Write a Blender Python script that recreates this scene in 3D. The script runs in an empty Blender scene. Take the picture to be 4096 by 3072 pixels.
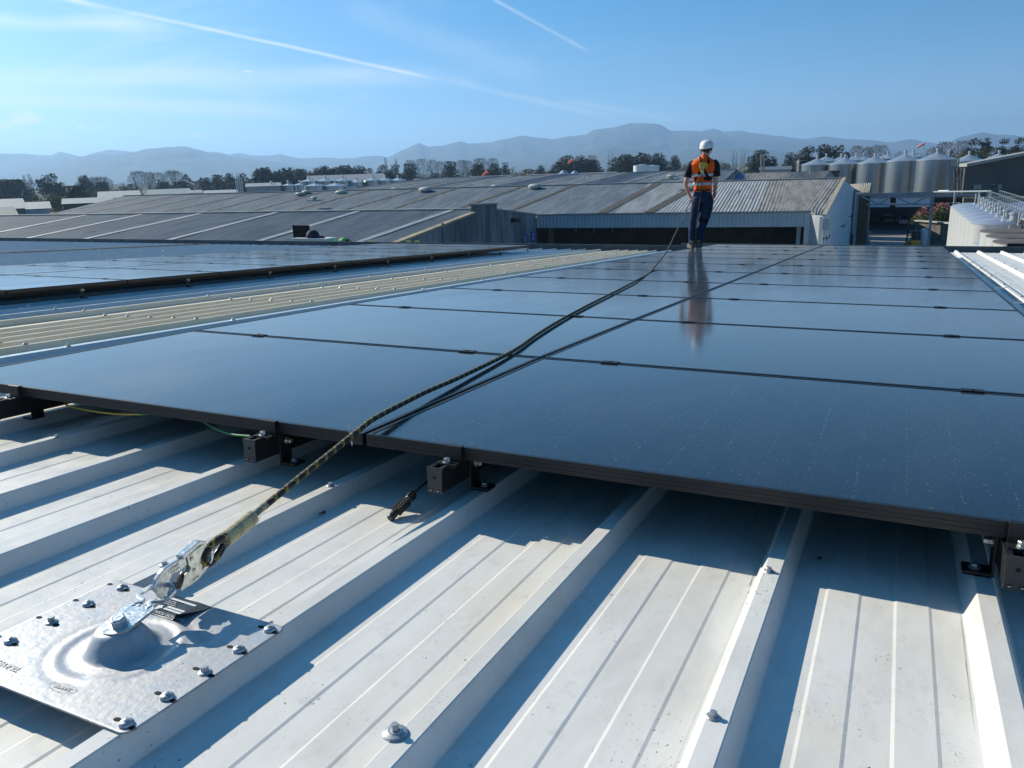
import bpy, bmesh, math, random
from math import sin, cos, pi, radians as rad, sqrt, atan2
from mathutils import Vector, Matrix, noise
random.seed(7)
S = bpy.context.scene
COL = S.collection

# ------------------------------------------------------------------ camera, sky, sun, exposure
SLOPE = rad(3.4036)                        # fall of the near roof, away from the camera
RX = Matrix.Rotation(-SLOPE, 4, 'X')       # roof coordinates (u right, v away, w up) -> world
CAM = Vector((1.14160688, -1.4288829, 0.59315036))
CR = Vector((0.90064238, 0.43344891, -0.03107014))
CD = Vector((0.085778, -0.24741384, -0.96510545))
CF = Vector((-0.42601109, 0.86654973, -0.26001177))
FPX = 3174.87
cam_data = bpy.data.cameras.new('camera'); cam = bpy.data.objects.new('camera', cam_data); COL.objects.link(cam)
cam.matrix_world = Matrix(((CR.x, -CD.x, -CF.x, CAM.x), (CR.y, -CD.y, -CF.y, CAM.y), (CR.z, -CD.z, -CF.z, CAM.z), (0, 0, 0, 1)))
cam_data.sensor_width = 36; cam_data.lens = FPX / 4096 * 36
cam_data.clip_start = 0.02; cam_data.clip_end = 60000
S.camera = cam
SUN_DIR = Vector((-1.78, 0.394, 0.978)).normalized()
SUN_EL = math.asin(SUN_DIR.z); SUN_AZ = atan2(SUN_DIR.x, SUN_DIR.y)
sd = bpy.data.lights.new('sun', 'SUN'); sd.energy = 5.0; sd.angle = rad(0.5); sd.color = (1.0, 0.93, 0.79)
so = bpy.data.objects.new('sun', sd); COL.objects.link(so)
so.rotation_mode = 'QUATERNION'; so.rotation_quaternion = SUN_DIR.to_track_quat('Z', 'Y')
S.view_settings.view_transform = 'Standard'; S.view_settings.look = 'None'
S.view_settings.gamma = 1; S.view_settings.use_curve_mapping = False
S.view_settings.exposure = 0.5
S.cycles.max_bounces = 6; S.cycles.volume_bounces = 0; S.cycles.transparent_max_bounces = 12
S.cycles.caustics_reflective = False; S.cycles.caustics_refractive = False

def ray(px, py):
    return CF + CR * ((px - 2048) / FPX) + CD * ((py - 1536) / FPX)
def at_dist(px, py, D):                     # the point seen in that direction at horizontal distance D
    r = ray(px, py); return CAM + r * (D / math.hypot(r.x, r.y))
def at_z(px, py, z):
    r = ray(px, py); return CAM + r * ((z - CAM.z) / r.z)
def at_plane(px, py, p0, n):
    r = ray(px, py); return CAM + r * ((p0 - CAM).dot(n) / r.dot(n))

# world sky ---------------------------------------------------------
W = bpy.data.worlds.new('World'); S.world = W; W.use_nodes = True
nt = W.node_tree; nt.nodes.clear()
def N(t, typ, **kw):
    n = t.nodes.new(typ)
    for k, v in kw.items():
        if k.startswith('i_'):
            key = k[2:]; key = int(key) if key.isdigit() else key.replace('_', ' ')
            n.inputs[key].default_value = v
        else: setattr(n, k, v)
    return n
def math_n(t, op, a, b=None, c=None, clamp=False):
    n = t.nodes.new('ShaderNodeMath'); n.operation = op; n.use_clamp = clamp
    for i, x in enumerate((a, b, c)):
        if x is None: continue
        if isinstance(x, (int, float)): n.inputs[i].default_value = x
        else: t.links.new(x, n.inputs[i])
    return n.outputs[0]
def vdot(t, vec, const):
    n = t.nodes.new('ShaderNodeVectorMath'); n.operation = 'DOT_PRODUCT'
    t.links.new(vec, n.inputs[0]); n.inputs[1].default_value = const; return n.outputs['Value']
def maprange(t, x, a, b, lo=0.0, hi=1.0, smooth=True):
    n = t.nodes.new('ShaderNodeMapRange'); n.interpolation_type = 'SMOOTHSTEP' if smooth else 'LINEAR'
    if isinstance(x, (int, float)): n.inputs[0].default_value = x
    else: t.links.new(x, n.inputs[0])
    n.inputs[1].default_value = a; n.inputs[2].default_value = b; n.inputs[3].default_value = lo; n.inputs[4].default_value = hi
    return n.outputs[0]
sky = N(nt, 'ShaderNodeTexSky', sky_type='NISHITA', sun_disc=False, sun_elevation=SUN_EL, sun_rotation=SUN_AZ,
        altitude=20, air_density=1.0, dust_density=0.35, ozone_density=3.0)
tc = N(nt, 'ShaderNodeTexCoord'); DIR = tc.outputs['Generated']
lift = N(nt, 'ShaderNodeVectorMath', operation='MULTIPLY_ADD'); nt.links.new(DIR, lift.inputs[0]); lift.inputs[1].default_value = (1, 1, .80); lift.inputs[2].default_value = (0, 0, .17)
lnorm = N(nt, 'ShaderNodeVectorMath', operation='NORMALIZE'); nt.links.new(lift.outputs[0], lnorm.inputs[0]); nt.links.new(lnorm.outputs[0], sky.inputs[0])
def dirof(px, py): return ray(px, py).normalized()
def band(p, q, width, ends, strength, wob=0.004, nscale=9.0):
    """a contrail: a thin great-circle arc between two directions"""
    a, b = dirof(*p), dirof(*q); n = a.cross(b).normalized(); m = (b - a).normalized()
    nz = N(nt, 'ShaderNodeTexNoise'); nz.inputs['Scale'].default_value = nscale; nz.inputs['Detail'].default_value = 5
    nt.links.new(DIR, nz.inputs['Vector'])
    off = math_n(nt, 'MULTIPLY', math_n(nt, 'SUBTRACT', nz.outputs[0], 0.5), wob)
    d = math_n(nt, 'ABSOLUTE', math_n(nt, 'ADD', vdot(nt, DIR, n), off))
    core = maprange(nt, d, 0.0, width, 1, 0)
    s = vdot(nt, DIR, m); s0, s1 = a.dot(m), b.dot(m)
    e = math_n(nt, 'MULTIPLY', maprange(nt, s, s0 - ends, s0, 0, 1), maprange(nt, s, s1, s1 + ends, 1, 0))
    gaps = maprange(nt, nz.outputs[0], 0.3, 0.6, 0.45, 1)
    return math_n(nt, 'MULTIPLY', math_n(nt, 'MULTIPLY', core, e), math_n(nt, 'MULTIPLY', gaps, strength))
def puff(px, py, rx, ry, strength):
    """a small fair-weather cloud low over the hills"""
    c = dirof(px, py); r_ = CR; u_ = c.cross(r_).normalized()
    nz = N(nt, 'ShaderNodeTexNoise'); nz.inputs['Scale'].default_value = 60; nz.inputs['Detail'].default_value = 6
    nt.links.new(DIR, nz.inputs['Vector'])
    x = math_n(nt, 'DIVIDE', math_n(nt, 'SUBTRACT', vdot(nt, DIR, r_), c.dot(r_)), rx)
    y = math_n(nt, 'DIVIDE', vdot(nt, DIR, u_), ry)
    d = math_n(nt, 'SQRT', math_n(nt, 'ADD', math_n(nt, 'MULTIPLY', x, x), math_n(nt, 'MULTIPLY', y, y)))
    d = math_n(nt, 'ADD', d, math_n(nt, 'MULTIPLY', math_n(nt, 'SUBTRACT', nz.outputs[0], 0.5), 2.4))
    front = maprange(nt, vdot(nt, DIR, c), 0.9, 0.95, 0, 1)
    return math_n(nt, 'MULTIPLY', math_n(nt, 'MULTIPLY', maprange(nt, d, 0.3, 1.1, 1, 0), front), strength)
masks = [band((260, -10), (1600, 285), 0.0032, 0.06, 0.50), band((-400, -230), (300, 0), 0.006, 0.05, 0.6),
         band((1960, -10), (2300, 175), 0.0032, 0.03, 0.26), band((1500, 70), (2050, 270), 0.024, 0.06, 0.13, 0.02, 6),
         band((-300, 60), (420, 95), 0.012, 0.08, 0.45, 0.03, 5), band((0, 330), (1500, 310), 0.02, 0.15, 0.30, 0.03, 5),
         band((-200, 400), (1000, 445), 0.014, 0.1, 0.35, 0.02, 6), band((1900, 345), (2350, 450), 0.006, 0.05, 0.22, 0.01, 8),
         band((2350, 420), (2650, 470), 0.006, 0.05, 0.18, 0.01, 8)]
for p in [(110, 475, .020, .0065, .8), (320, 508, .006, .003, .7), (250, 552, .008, .0035, .7), (785, 544, .007, .003, .7),
          (235, 605, .018, .006, .9), (335, 612, .007, .004, .8), (10, 500, .008, .005, .6), (1425, 582, .009, .002, .6), (400, 510, .005, .003, .5),
          (990, 285, .008, .0015, .5), (2750, 560, .012, .002, .2)]:
    masks.append(puff(*p))
# broad thin cirrus veil, thicker towards the sun side
mp = N(nt, 'ShaderNodeMapping'); mp.inputs['Rotation'].default_value = (0, 0, rad(20)); mp.inputs['Scale'].default_value = (1.2, 3.0, 9.0)
nt.links.new(DIR, mp.inputs['Vector'])
cz = N(nt, 'ShaderNodeTexNoise'); cz.inputs['Scale'].default_value = 2.2; cz.inputs['Detail'].default_value = 8; cz.inputs['Roughness'].default_value = 0.62; cz.inputs['Distortion'].default_value = 0.7
nt.links.new(mp.outputs[0], cz.inputs['Vector'])
sunside = maprange(nt, vdot(nt, DIR, SUN_DIR), 0.3, 0.95, 0.04, 1.0)
masks.append(math_n(nt, 'MULTIPLY', maprange(nt, cz.outputs[0], 0.50, 0.80, 0, 0.30), sunside))
tot = masks[0]
for m in masks[1:]: tot = math_n(nt, 'ADD', tot, m)
tot = math_n(nt, 'MINIMUM', tot, 0.9)
tint = N(nt, 'ShaderNodeMix', data_type='RGBA', blend_type='MULTIPLY'); tint.inputs[0].default_value = 1.0
tint.inputs[7].default_value = (0.23, 1.00, 1.32, 1)
nt.links.new(sky.outputs[0], tint.inputs[6])
# bright aureole of the hazy air round the sun
sz0 = N(nt, 'ShaderNodeSeparateXYZ'); nt.links.new(DIR, sz0.inputs[0])
au = math_n(nt, 'MULTIPLY', math_n(nt, 'POWER', math_n(nt, 'MAXIMUM', vdot(nt, DIR, SUN_DIR), 0.0), 7.0), math_n(nt, 'POWER', math_n(nt, 'SUBTRACT', 1.0, math_n(nt, 'MAXIMUM', sz0.outputs[2], 0.0)), 6.0))
aur = N(nt, 'ShaderNodeVectorMath', operation='SCALE'); aur.inputs[0].default_value = (17.0, 11.5, 7.0); nt.links.new(au, aur.inputs['Scale'])
sz_ = N(nt, 'ShaderNodeSeparateXYZ'); nt.links.new(DIR, sz_.inputs[0])
lowf = math_n(nt, 'POWER', math_n(nt, 'SUBTRACT', 1.0, math_n(nt, 'MAXIMUM', sz_.outputs[2], 0.0)), 15.0)
low = N(nt, 'ShaderNodeVectorMath', operation='SCALE'); low.inputs[0].default_value = (5.8, 5.8, 3.8); nt.links.new(lowf, low.inputs['Scale'])
lad = N(nt, 'ShaderNodeVectorMath', operation='ADD'); nt.links.new(tint.outputs[2], lad.inputs[0]); nt.links.new(low.outputs[0], lad.inputs[1])
aad = N(nt, 'ShaderNodeVectorMath', operation='ADD'); nt.links.new(lad.outputs[0], aad.inputs[0]); nt.links.new(aur.outputs[0], aad.inputs[1])
mixc = N(nt, 'ShaderNodeMix', data_type='RGBA'); nt.links.new(tot, mixc.inputs[0])
nt.links.new(aad.outputs[0], mixc.inputs[6]); mixc.inputs[7].default_value = (11.0, 11.4, 11.6, 1)
bg = N(nt, 'ShaderNodeBackground'); bg.inputs[1].default_value = 0.075
nt.links.new(mixc.outputs[2], bg.inputs[0])
wo = N(nt, 'ShaderNodeOutputWorld'); nt.links.new(bg.outputs[0], wo.inputs[0])

# ------------------------------------------------------------------ materials
MATS = {}
def mat(name, col, rough=0.6, metal=0.0, spec=0.5, var=0.0, vscale=8.0, bump=0.0, bscale=60.0, col2=None, stretch=None, coat=0.0, emit=None, spots=None):
    if name in MATS: return MATS[name]
    m = bpy.data.materials.new(name); m.use_nodes = True; t = m.node_tree
    b = t.nodes['Principled BSDF']
    b.inputs['Base Color'].default_value = (*col, 1); b.inputs['Roughness'].default_value = rough
    b.inputs['Metallic'].default_value = metal; b.inputs['Specular IOR Level'].default_value = spec
    if coat: b.inputs['Coat Weight'].default_value = coat; b.inputs['Coat Roughness'].default_value = 0.08
    if emit: b.inputs['Emission Color'].default_value = (*emit, 1); b.inputs['Emission Strength'].default_value = 1
    tcn = N(t, 'ShaderNodeTexCoord'); vec = tcn.outputs['Object']
    if stretch:
        mpn = N(t, 'ShaderNodeMapping'); mpn.inputs['Scale'].default_value = stretch; t.links.new(vec, mpn.inputs['Vector']); vec = mpn.outputs[0]
    cur = None
    if var or col2:
        nz = N(t, 'ShaderNodeTexNoise'); nz.inputs['Scale'].default_value = vscale; nz.inputs['Detail'].default_value = 7; nz.inputs['Roughness'].default_value = 0.62
        t.links.new(vec, nz.inputs['Vector'])
        c2 = col2 or tuple(c * (1 - var) for c in col)
        mx = N(t, 'ShaderNodeMix', data_type='RGBA'); mx.inputs[6].default_value = (*col, 1); mx.inputs[7].default_value = (*c2, 1)
        t.links.new(maprange(t, nz.outputs[0], 0.36, 0.66), mx.inputs[0]); cur = mx.outputs[2]
        t.links.new(maprange(t, nz.outputs[0], 0.3, 0.7, max(0.02, rough - 0.08), min(1, rough + 0.1)), b.inputs['Roughness'])
    if spots:                                # (scale, threshold, colour)
        vn = N(t, 'ShaderNodeTexNoise'); vn.inputs['Scale'].default_value = spots[0]; vn.inputs['Detail'].default_value = 3
        t.links.new(vec, vn.inputs['Vector'])
        vb = N(t, 'ShaderNodeTexNoise'); vb.inputs['Scale'].default_value = spots[0] / 14; t.links.new(vec, vb.inputs['Vector'])
        f = math_n(t, 'MULTIPLY', maprange(t, vn.outputs[0], spots[1], spots[1] + 0.05), maprange(t, vb.outputs[0], 0.42, 0.62))
        mx2 = N(t, 'ShaderNodeMix', data_type='RGBA'); t.links.new(f, mx2.inputs[0])
        if cur: t.links.new(cur, mx2.inputs[6])
        else: mx2.inputs[6].default_value = (*col, 1)
        mx2.inputs[7].default_value = (*spots[2], 1); cur = mx2.outputs[2]
    if cur: t.links.new(cur, b.inputs['Base Color'])
    if bump:
        bn = N(t, 'ShaderNodeTexNoise'); bn.inputs['Scale'].default_value = bscale; bn.inputs['Detail'].default_value = 4
        t.links.new(vec, bn.inputs['Vector'])
        bu = N(t, 'ShaderNodeBump'); bu.inputs['Strength'].default_value = bump; bu.inputs['Distance'].default_value = 0.01
        t.links.new(bn.outputs[0], bu.inputs['Height']); t.links.new(bu.outputs[0], b.inputs['Normal'])
    MATS[name] = m; return m

# ------------------------------------------------------------------ mesh helpers
class MB:
    def __init__(s): s.v = []; s.f = []; s.uv = None
    def add(s, vs, fs):
        o = len(s.v); s.v += [tuple(x) for x in vs]; s.f += [tuple(i + o for i in f) for f in fs]; return s
    def box(s, x0, x1, y0, y1, z0, z1, M=None):
        vs = [(x, y, z) for z in (z0, z1) for y in (y0, y1) for x in (x0, x1)]
        if M is not None: vs = [M @ Vector(v) for v in vs]
        return s.add(vs, [(0, 2, 3, 1), (4, 5, 7, 6), (0, 1, 5, 4), (2, 6, 7, 3), (0, 4, 6, 2), (1, 3, 7, 5)])
    def bar(s, a, b, w, h=None, up=(0, 0, 1)):
        """rectangular bar from a to b"""
        a, b = Vector(a), Vector(b); h = h or w; d = (b - a); L = d.length; d.normalize()
        up = Vector(up); x = d.cross(up)
        if x.length < 1e-4: x = d.cross(Vector((0, 1, 0)))
        x.normalize(); y = x.cross(d)
        vs = [p + x * i * w / 2 + y * j * h / 2 for p in (a, b) for j in (-1, 1) for i in (-1, 1)]
        return s.add(vs, [(0, 1, 3, 2), (4, 6, 7, 5), (0, 4, 5, 1), (2, 3, 7, 6), (0, 2, 6, 4), (1, 5, 7, 3)])
    def tube(s, pts, r, n=8, caps=True):
        pts = [Vector(p) for p in pts]; rs = r if isinstance(r, (list, tuple)) else [r] * len(pts)
        o = len(s.v); prev = None; rings = []
        for i, p in enumerate(pts):
            d = (pts[min(i + 1, len(pts) - 1)] - pts[max(i - 1, 0)]).normalized()
            if prev is None:
                x = d.cross(Vector((0, 0, 1)))
                if x.length < 1e-3: x = d.cross(Vector((0, 1, 0)))
            else: x = prev - d * prev.dot(d)
            x.normalize(); prev = x; y = d.cross(x)
            rings.append(len(s.v))
            for k in range(n):
                a = 2 * pi * k / n; s.v.append(tuple(p + (x * cos(a) + y * sin(a)) * rs[i]))
        for i in range(len(pts) - 1):
            A, B = rings[i], rings[i + 1]
            for k in range(n): s.f.append((A + k, A + (k + 1) % n, B + (k + 1) % n, B + k))
        if caps: s.f.append(tuple(rings[0] + k for k in reversed(range(n)))); s.f.append(tuple(rings[-1] + k for k in range(n)))
        return s
    def lathe(s, prof, n=24, M=None, cap=True, squash=1.0):
        """prof: (radius, z) pairs"""
        M = M or Matrix(); o = len(s.v)
        for r, z in prof:
            for k in range(n):
                a = 2 * pi * k / n; s.v.append(tuple(M @ Vector((r * cos(a), r * sin(a) * squash, z))))
        for i in range(len(prof) - 1):
            A = o + i * n; B = A + n
            for k in range(n): s.f.append((A + k, A + (k + 1) % n, B + (k + 1) % n, B + k))
        if cap:
            s.f.append(tuple(o + k for k in reversed(range(n)))); e = o + (len(prof) - 1) * n; s.f.append(tuple(e + k for k in range(n)))
        return s
    def prism(s, poly, z0, z1, M=None):
        M = M or Matrix(); n = len(poly)
        vs = [M @ Vector((x, y, z0)) for x, y in poly] + [M @ Vector((x, y, z1)) for x, y in poly]
        return s.add(vs, [tuple(reversed(range(n))), tuple(range(n, 2 * n))] + [(i, (i + 1) % n, n + (i + 1) % n, n + i) for i in range(n)])
    def quad(s, a, b, c, d): return s.add([a, b, c, d], [(0, 1, 2, 3)])
    def hexbolt(s, c, r, h, M=None, washer=None, wh=0.002):
        T = (M or Matrix()) @ Matrix.Translation(c)
        z = 0
        if washer: s.lathe([(washer, 0), (washer, wh * .6), (washer * .8, wh)], 18, T); z = wh
        s.lathe([(r, z), (r, z + h * .85), (r * .86, z + h)], 6, T)
        return s
    def build(s, name, m, parent=None, smooth=False, mesh_only=False, bevel=0, roof=False):
        me = bpy.data.meshes.new(name); me.from_pydata(s.v, [], s.f); me.update()
        if m is not None: me.materials.append(m)
        if smooth:
            me.polygons.foreach_set('use_smooth', [True] * len(me.polygons))
            try: me.set_sharp_from_angle(angle=rad(40))
            except Exception: pass
        return link(name, me, parent, bevel, roof)
def link(name, me, parent=None, bevel=0, roof=False):
    o = bpy.data.objects.new(name, me); COL.objects.link(o)
    if parent is not None: o.parent = parent
    if roof: o.matrix_world = RX.copy()
    if bevel:
        b = o.modifiers.new('bevel', 'BEVEL'); b.width = bevel; b.segments = 2; b.limit_method = 'ANGLE'
    return o
def tag(o, label, cat, group=None, kind=None):
    o['label'] = label; o['category'] = cat
    if group: o['group'] = group
    if kind: o['kind'] = kind
    return o
def thing(name, label, cat, loc=(0, 0, 0), rz=0.0, group=None, roof=False):
    o = bpy.data.objects.new(name, None); COL.objects.link(o); o.empty_display_size = 0.1
    M = Matrix.Translation(loc) @ Matrix.Rotation(rz, 4, 'Z')
    o.matrix_world = (RX @ M) if roof else M
    return tag(o, label, cat, group)
def kind(o, k): o['kind'] = k; return o
def copy_tree(o, parent=None):
    c = o.copy(); COL.objects.link(c); c.parent = parent
    for ch in o.children: 
        d = copy_tree(ch, c); d.matrix_parent_inverse = ch.matrix_parent_inverse.copy()
    return c
ORD = ['first', 'second', 'third', 'fourth', 'fifth', 'sixth', 'seventh', 'eighth', 'ninth', 'tenth', 'eleventh', 'twelfth', 'thirteenth', 'fourteenth', 'fifteenth', 'sixteenth', 'seventeenth', 'eighteenth', 'nineteenth', 'twentieth']
def text(body, size, loc, M, m, parent, name='lettering', ext=0.0002, align='CENTER', sx=1.0):
    cu = bpy.data.curves.new(name, 'FONT'); cu.body = body; cu.size = size; cu.extrude = ext; cu.align_x = align; cu.align_y = 'CENTER'
    cu.resolution_u = 2
    tmp = bpy.data.objects.new('tmp', cu); COL.objects.link(tmp)
    dg = bpy.context.evaluated_depsgraph_get(); me = bpy.data.meshes.new_from_object(tmp.evaluated_get(dg))
    bpy.data.objects.remove(tmp); me.materials.clear(); me.materials.append(m)
    me.transform(Matrix.Translation(loc) @ M @ Matrix.Diagonal((sx, 1, 1, 1)))
    return link(name, me, parent)
exec_parts = []
# ------------------------------------------------------------------ the roof we stand on
GROUND = CAM.z - 10.7
V0, V1 = -3.2, 14.55
def sag(u):
    return 0.0 if u > -0.8 else (-0.07 * ((-u - 0.8) / 2.2) ** 2 if u > -3 else -0.07)
PAN, TOP = -0.172, -0.1345
def steel(name, col, rough, metal, dirty=1.0):
    """painted or galvanised sheet: streaky grime along the fall, specks of dirt, scuffs"""
    m = bpy.data.materials.new(name); m.use_nodes = True; t = m.node_tree; b = t.nodes['Principled BSDF']
    b.inputs['Metallic'].default_value = metal; b.inputs['Specular IOR Level'].default_value = .28
    tcn = N(t, 'ShaderNodeTexCoord'); vec = tcn.outputs['Object']
    def nz(scale, detail, stretch=(1, 1, 1), rough_=0.6, dist=0.0):
        mpn = N(t, 'ShaderNodeMapping'); mpn.inputs['Scale'].default_value = stretch; t.links.new(vec, mpn.inputs['Vector'])
        n = N(t, 'ShaderNodeTexNoise'); n.inputs['Scale'].default_value = scale; n.inputs['Detail'].default_value = detail
        n.inputs['Roughness'].default_value = rough_; n.inputs['Distortion'].default_value = dist
        t.links.new(mpn.outputs[0], n.inputs['Vector']); return n.outputs[0]
    cur = None
    def mix(f, c, base=None):
        nonlocal cur
        mx = N(t, 'ShaderNodeMix', data_type='RGBA')
        if isinstance(f, float): mx.inputs[0].default_value = f
        else: t.links.new(f, mx.inputs[0])
        if cur is None: mx.inputs[6].default_value = (*col, 1)
        else: t.links.new(cur, mx.inputs[6])
        mx.inputs[7].default_value = (*c, 1); cur = mx.outputs[2]
    k = dirty
    mix(maprange(t, nz(5, 8, (1.5, 0.5, 1), 0.65, 0.4), 0.42, 0.72, 0, 0.75 * k), (col[0] * .80, col[1] * .79, col[2] * .77))
    mix(maprange(t, nz(26, 6, (1, .6, 1), 0.7), 0.52, 0.72, 0, 0.5 * k), (col[0] * .72, col[1] * .73, col[2] * .70))
    mix(maprange(t, nz(2.1, 5, (1, .7, 1)), 0.50, 0.66, 0, 0.6 * k), (col[0] * .92, col[1] * .86, col[2] * .76))
    # crescent scuffs and hairline scratches
    scf = math_n(t, 'MULTIPLY', maprange(t, math_n(t, 'ABSOLUTE', math_n(t, 'SUBTRACT', nz(24, 3, (1, .8, 1), .5, 2.6), 0.5)), 0, 0.010, 1, 0), maprange(t, nz(3.7, 2), 0.56, 0.66, 0, 0.45 * k))
    mix(scf, (col[0] * .45, col[1] * .44, col[2] * .42))
    # specks
    sp = math_n(t, 'MULTIPLY', maprange(t, nz(170, 2, (1, .7, 1), .5), 0.665, 0.70), maprange(t, nz(6.5, 3), 0.50, 0.66, 0.0, 0.75 * k))
    mix(sp, (.06, .055, .05))
    t.links.new(cur, b.inputs['Base Color'])
    t.links.new(maprange(t, nz(14, 5), 0.3, 0.7, rough - .07, rough + .1), b.inputs['Roughness'])
    bn = nz(9, 4, (1, .35, 1)); bu = N(t, 'ShaderNodeBump'); bu.inputs['Strength'].default_value = 0.25; bu.inputs['Distance'].default_value = 0.006
    t.links.new(bn, bu.inputs['Height']); t.links.new(bu.outputs[0], b.inputs['Normal'])
    return m
M_WHITE = steel('white roofing', (.69, .675, .63), .38, 0.0)
M_BLUE = steel('zinc roofing', (.56, .60, .60), .36, .3, .4)
M_YEL = steel('translucent roofing', (.80, .70, .52), .38, 0.0, .6)
M_BLACK = mat('black anodised', (.012, .012, .013), .42, .2, bump=.05, bscale=300)
M_BLACKM = mat('black steel', (.010, .010, .010), .5, .1)
M_ZINC = mat('zinc plated steel', (.60, .61, .60), .34, .85, var=.25, vscale=90, bump=.1, bscale=260)
M_GALV = mat('galvanised plate', (.50, .50, .505), .46, .45, var=.22, vscale=22, bump=.08, bscale=90, spots=(140, .66, (.2, .17, .14)))
M_SCREW = mat('screw head', (.46, .48, .49), .42, .6, var=.3, vscale=200)
M_RUBBER = mat('rubber', (.02, .02, .02), .7)
M_DKGUT = mat('dark gutter paint', (.10, .115, .125), .5, 0, var=.25, vscale=4)

RIB0, PITCH = 0.2885, 0.346
def rib_profile(c, hw_t=.015, hw_b=.034, top=TOP, pan=PAN, sw=True):
    """(u, w) points of one rib and the pan to its right"""
    p = [(c - hw_b, pan), (c - hw_b + .002, pan + .0015), (c - hw_t - .001, top - .0015), (c - hw_t + .001, top), (c + hw_t - .001, top), (c + hw_t + .001, top - .0015), (c + hw_b - .002, pan + .0015), (c + hw_b, pan)]
    if sw:
        h = .0015
        for o, up in ((.094, 1), (.150, 0), (.207, 1), (.262, 0)):
            a, b = (pan, pan + h) if up else (pan + h, pan)
            p += [(c + o - .0025, a), (c + o + .0025, b)]
    return p
bld = thing('warehouse', 'the building underfoot with a pale ribbed steel roof carrying the solar panels', 'building', roof=True)
def sheet(u0, u1, m, ribs, label=None, v0=V0, v1=V1, lift=0.0, lapside=True):
    prof = []
    for r in ribs: prof += r
    prof = [(u0, prof[0][1])] + [q for q in prof if u0 < q[0] < u1] + [(u1, prof[-1][1])]
    vs = []; fs = []
    nv = 28
    for j in range(nv + 1):
        v = v0 + (v1 - v0) * j / nv
        for (u, w) in prof:
            wob = 0.0006 * noise.noise(Vector((u * 2, v * 1.5, 3)))
            vs.append((u, v, w + sag(u) + lift + wob))
    n = len(prof)
    for j in range(nv):
        for i in range(n - 1): fs.append((j * n + i, j * n + i + 1, (j + 1) * n + i + 1, (j + 1) * n + i))
    mb = MB(); mb.v = vs; mb.f = fs
    o = mb.build('roof_sheet', m, bld)
    if label: o['label'] = label
    return o
def std_ribs(k0, k1): return [rib_profile(RIB0 + PITCH * k) for k in range(k0, k1 + 1)]
# sheets to the right of the panels and underfoot, three ribs each; each laps over the next one's edge rib
edges = [(-6, -6), (-5, -3), (-2, -2), (-1, 1), (2, 2), (3, 5), (6, 8), (9, 11), (12, 15)]
for i, (a, b) in enumerate(edges):
    c0 = RIB0 + PITCH * a; c1 = RIB0 + PITCH * (b + 1)
    sheet(c0 - .040, c1 - .036, M_YEL if a == -6 else M_WHITE, std_ribs(a, b), 'beige translucent roof sheet under the panel edge' if a == -6 else None)
# the folded edge of each lap shows as a thin doubled line low on the rib side
for c, side in ((RIB0 + PITCH * 2, -1), (RIB0 + PITCH * 3, 1), (RIB0 + PITCH * 6, -1), (RIB0 - PITCH * 2, -1)):
    mb = MB(); n = 40; pts = []
    for j in range(n + 1):
        v = V0 + (V1 - V0) * j / n
        u = c + side * (.0245 + .0008 * noise.noise(Vector((v * 6, c, 0)))); pts.append((u, v, -.1545 + sag(c)))
    vs = []
    for (u, v, w) in pts: vs += [(u, v, w), (u + side * .0035, v, w - .001), (u + side * .005, v, w - .008)]
    fs = []
    for j in range(n):
        for q in (0, 1): fs.append((3 * j + q, 3 * j + q + 1, 3 * j + 3 + q + 1, 3 * j + 3 + q))
    mb.add(vs, fs).build('lap_edge', M_WHITE, bld)
# left of the panels: white edge sheet, translucent sheet with closer ribs, zinc sheets
def rib_s(c, t=.009, b=.022, top=TOP, pan=PAN): return [(c - b, pan), (c - t, top), (c + t, top), (c + b, pan)]
sheet(-2.70, -1.82, M_WHITE, [rib_profile(-2.48)[:8], rib_profile(-2.134)[:8]][::1])
sheet(-3.17, -2.705, M_BLUE, [rib_profile(-3.03, .028, .055)[:8]], 'zinc coloured roof sheet with one broad rib beside the panels', lift=.003)
sheet(-4.47, -3.165, M_YEL, [rib_s(c) for c in (-4.12, -3.92, -3.72, -3.52, -3.33)], 'beige translucent roof sheet with five close ribs')
sheet(-4.60, -4.475, M_YEL, [rib_profile(-4.54)[:8]], lift=.002)
bl = []; c = -4.88
while c > -26: bl.append(c); c -= .335
bl = bl[::-1]
for i in range(0, len(bl), 3):
    g = bl[i:i + 3]
    sheet(g[0] - .17, (bl[i + 3] - .172) if i + 3 < len(bl) else -4.602, M_BLUE, [rib_profile(c_)[:8] for c_ in g])
# rib end stops, gutter, fascia and wall below the far edge
for k in range(-1, 12):
    c = RIB0 + PITCH * k
    if c > 1.8: mb = MB(); mb.box(c - .02, c + .02, V1 - .004, V1 + .02, TOP - .035, TOP + .003); mb.build('rib_end', M_WHITE, bld)
for c in [-4.54, -3.03] + bl[-8:]: mb = MB(); mb.box(c - .022, c + .022, V1 - .004, V1 + .02, TOP - .035 + sag(c), TOP + .003 + sag(c)); mb.build('rib_end', M_WHITE, bld)
for (a, b, dz) in ((-26, -2.9, -.045), (-2.9, 6.2, -.0)):
    mb = MB()
    for (y0, y1, z0, z1) in ((14.64, 14.66, -.32, -.20), (14.66, 14.86, -.32, -.30), (14.84, 14.87, -.30, -.085)): mb.box(a, b, y0, y1, z0 + dz, z1 + dz)
    mb.box(a, b, 14.83, 14.90, -.085 + dz, -.072 + dz)
    mb.build('gutter', M_DKGUT, bld)
mb = MB()
mb.box(-19, 6.2, 14.35, 14.58, -11, -.30); mb.box(-19, 6.2, -9, 14.3, -.9, -.33); mb.box(5.9, 6.2, -9, 14.5, -11, -.3)
mb.build('wall', mat('wall sheet', (.45, .46, .46), .6, var=.2), bld)

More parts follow.
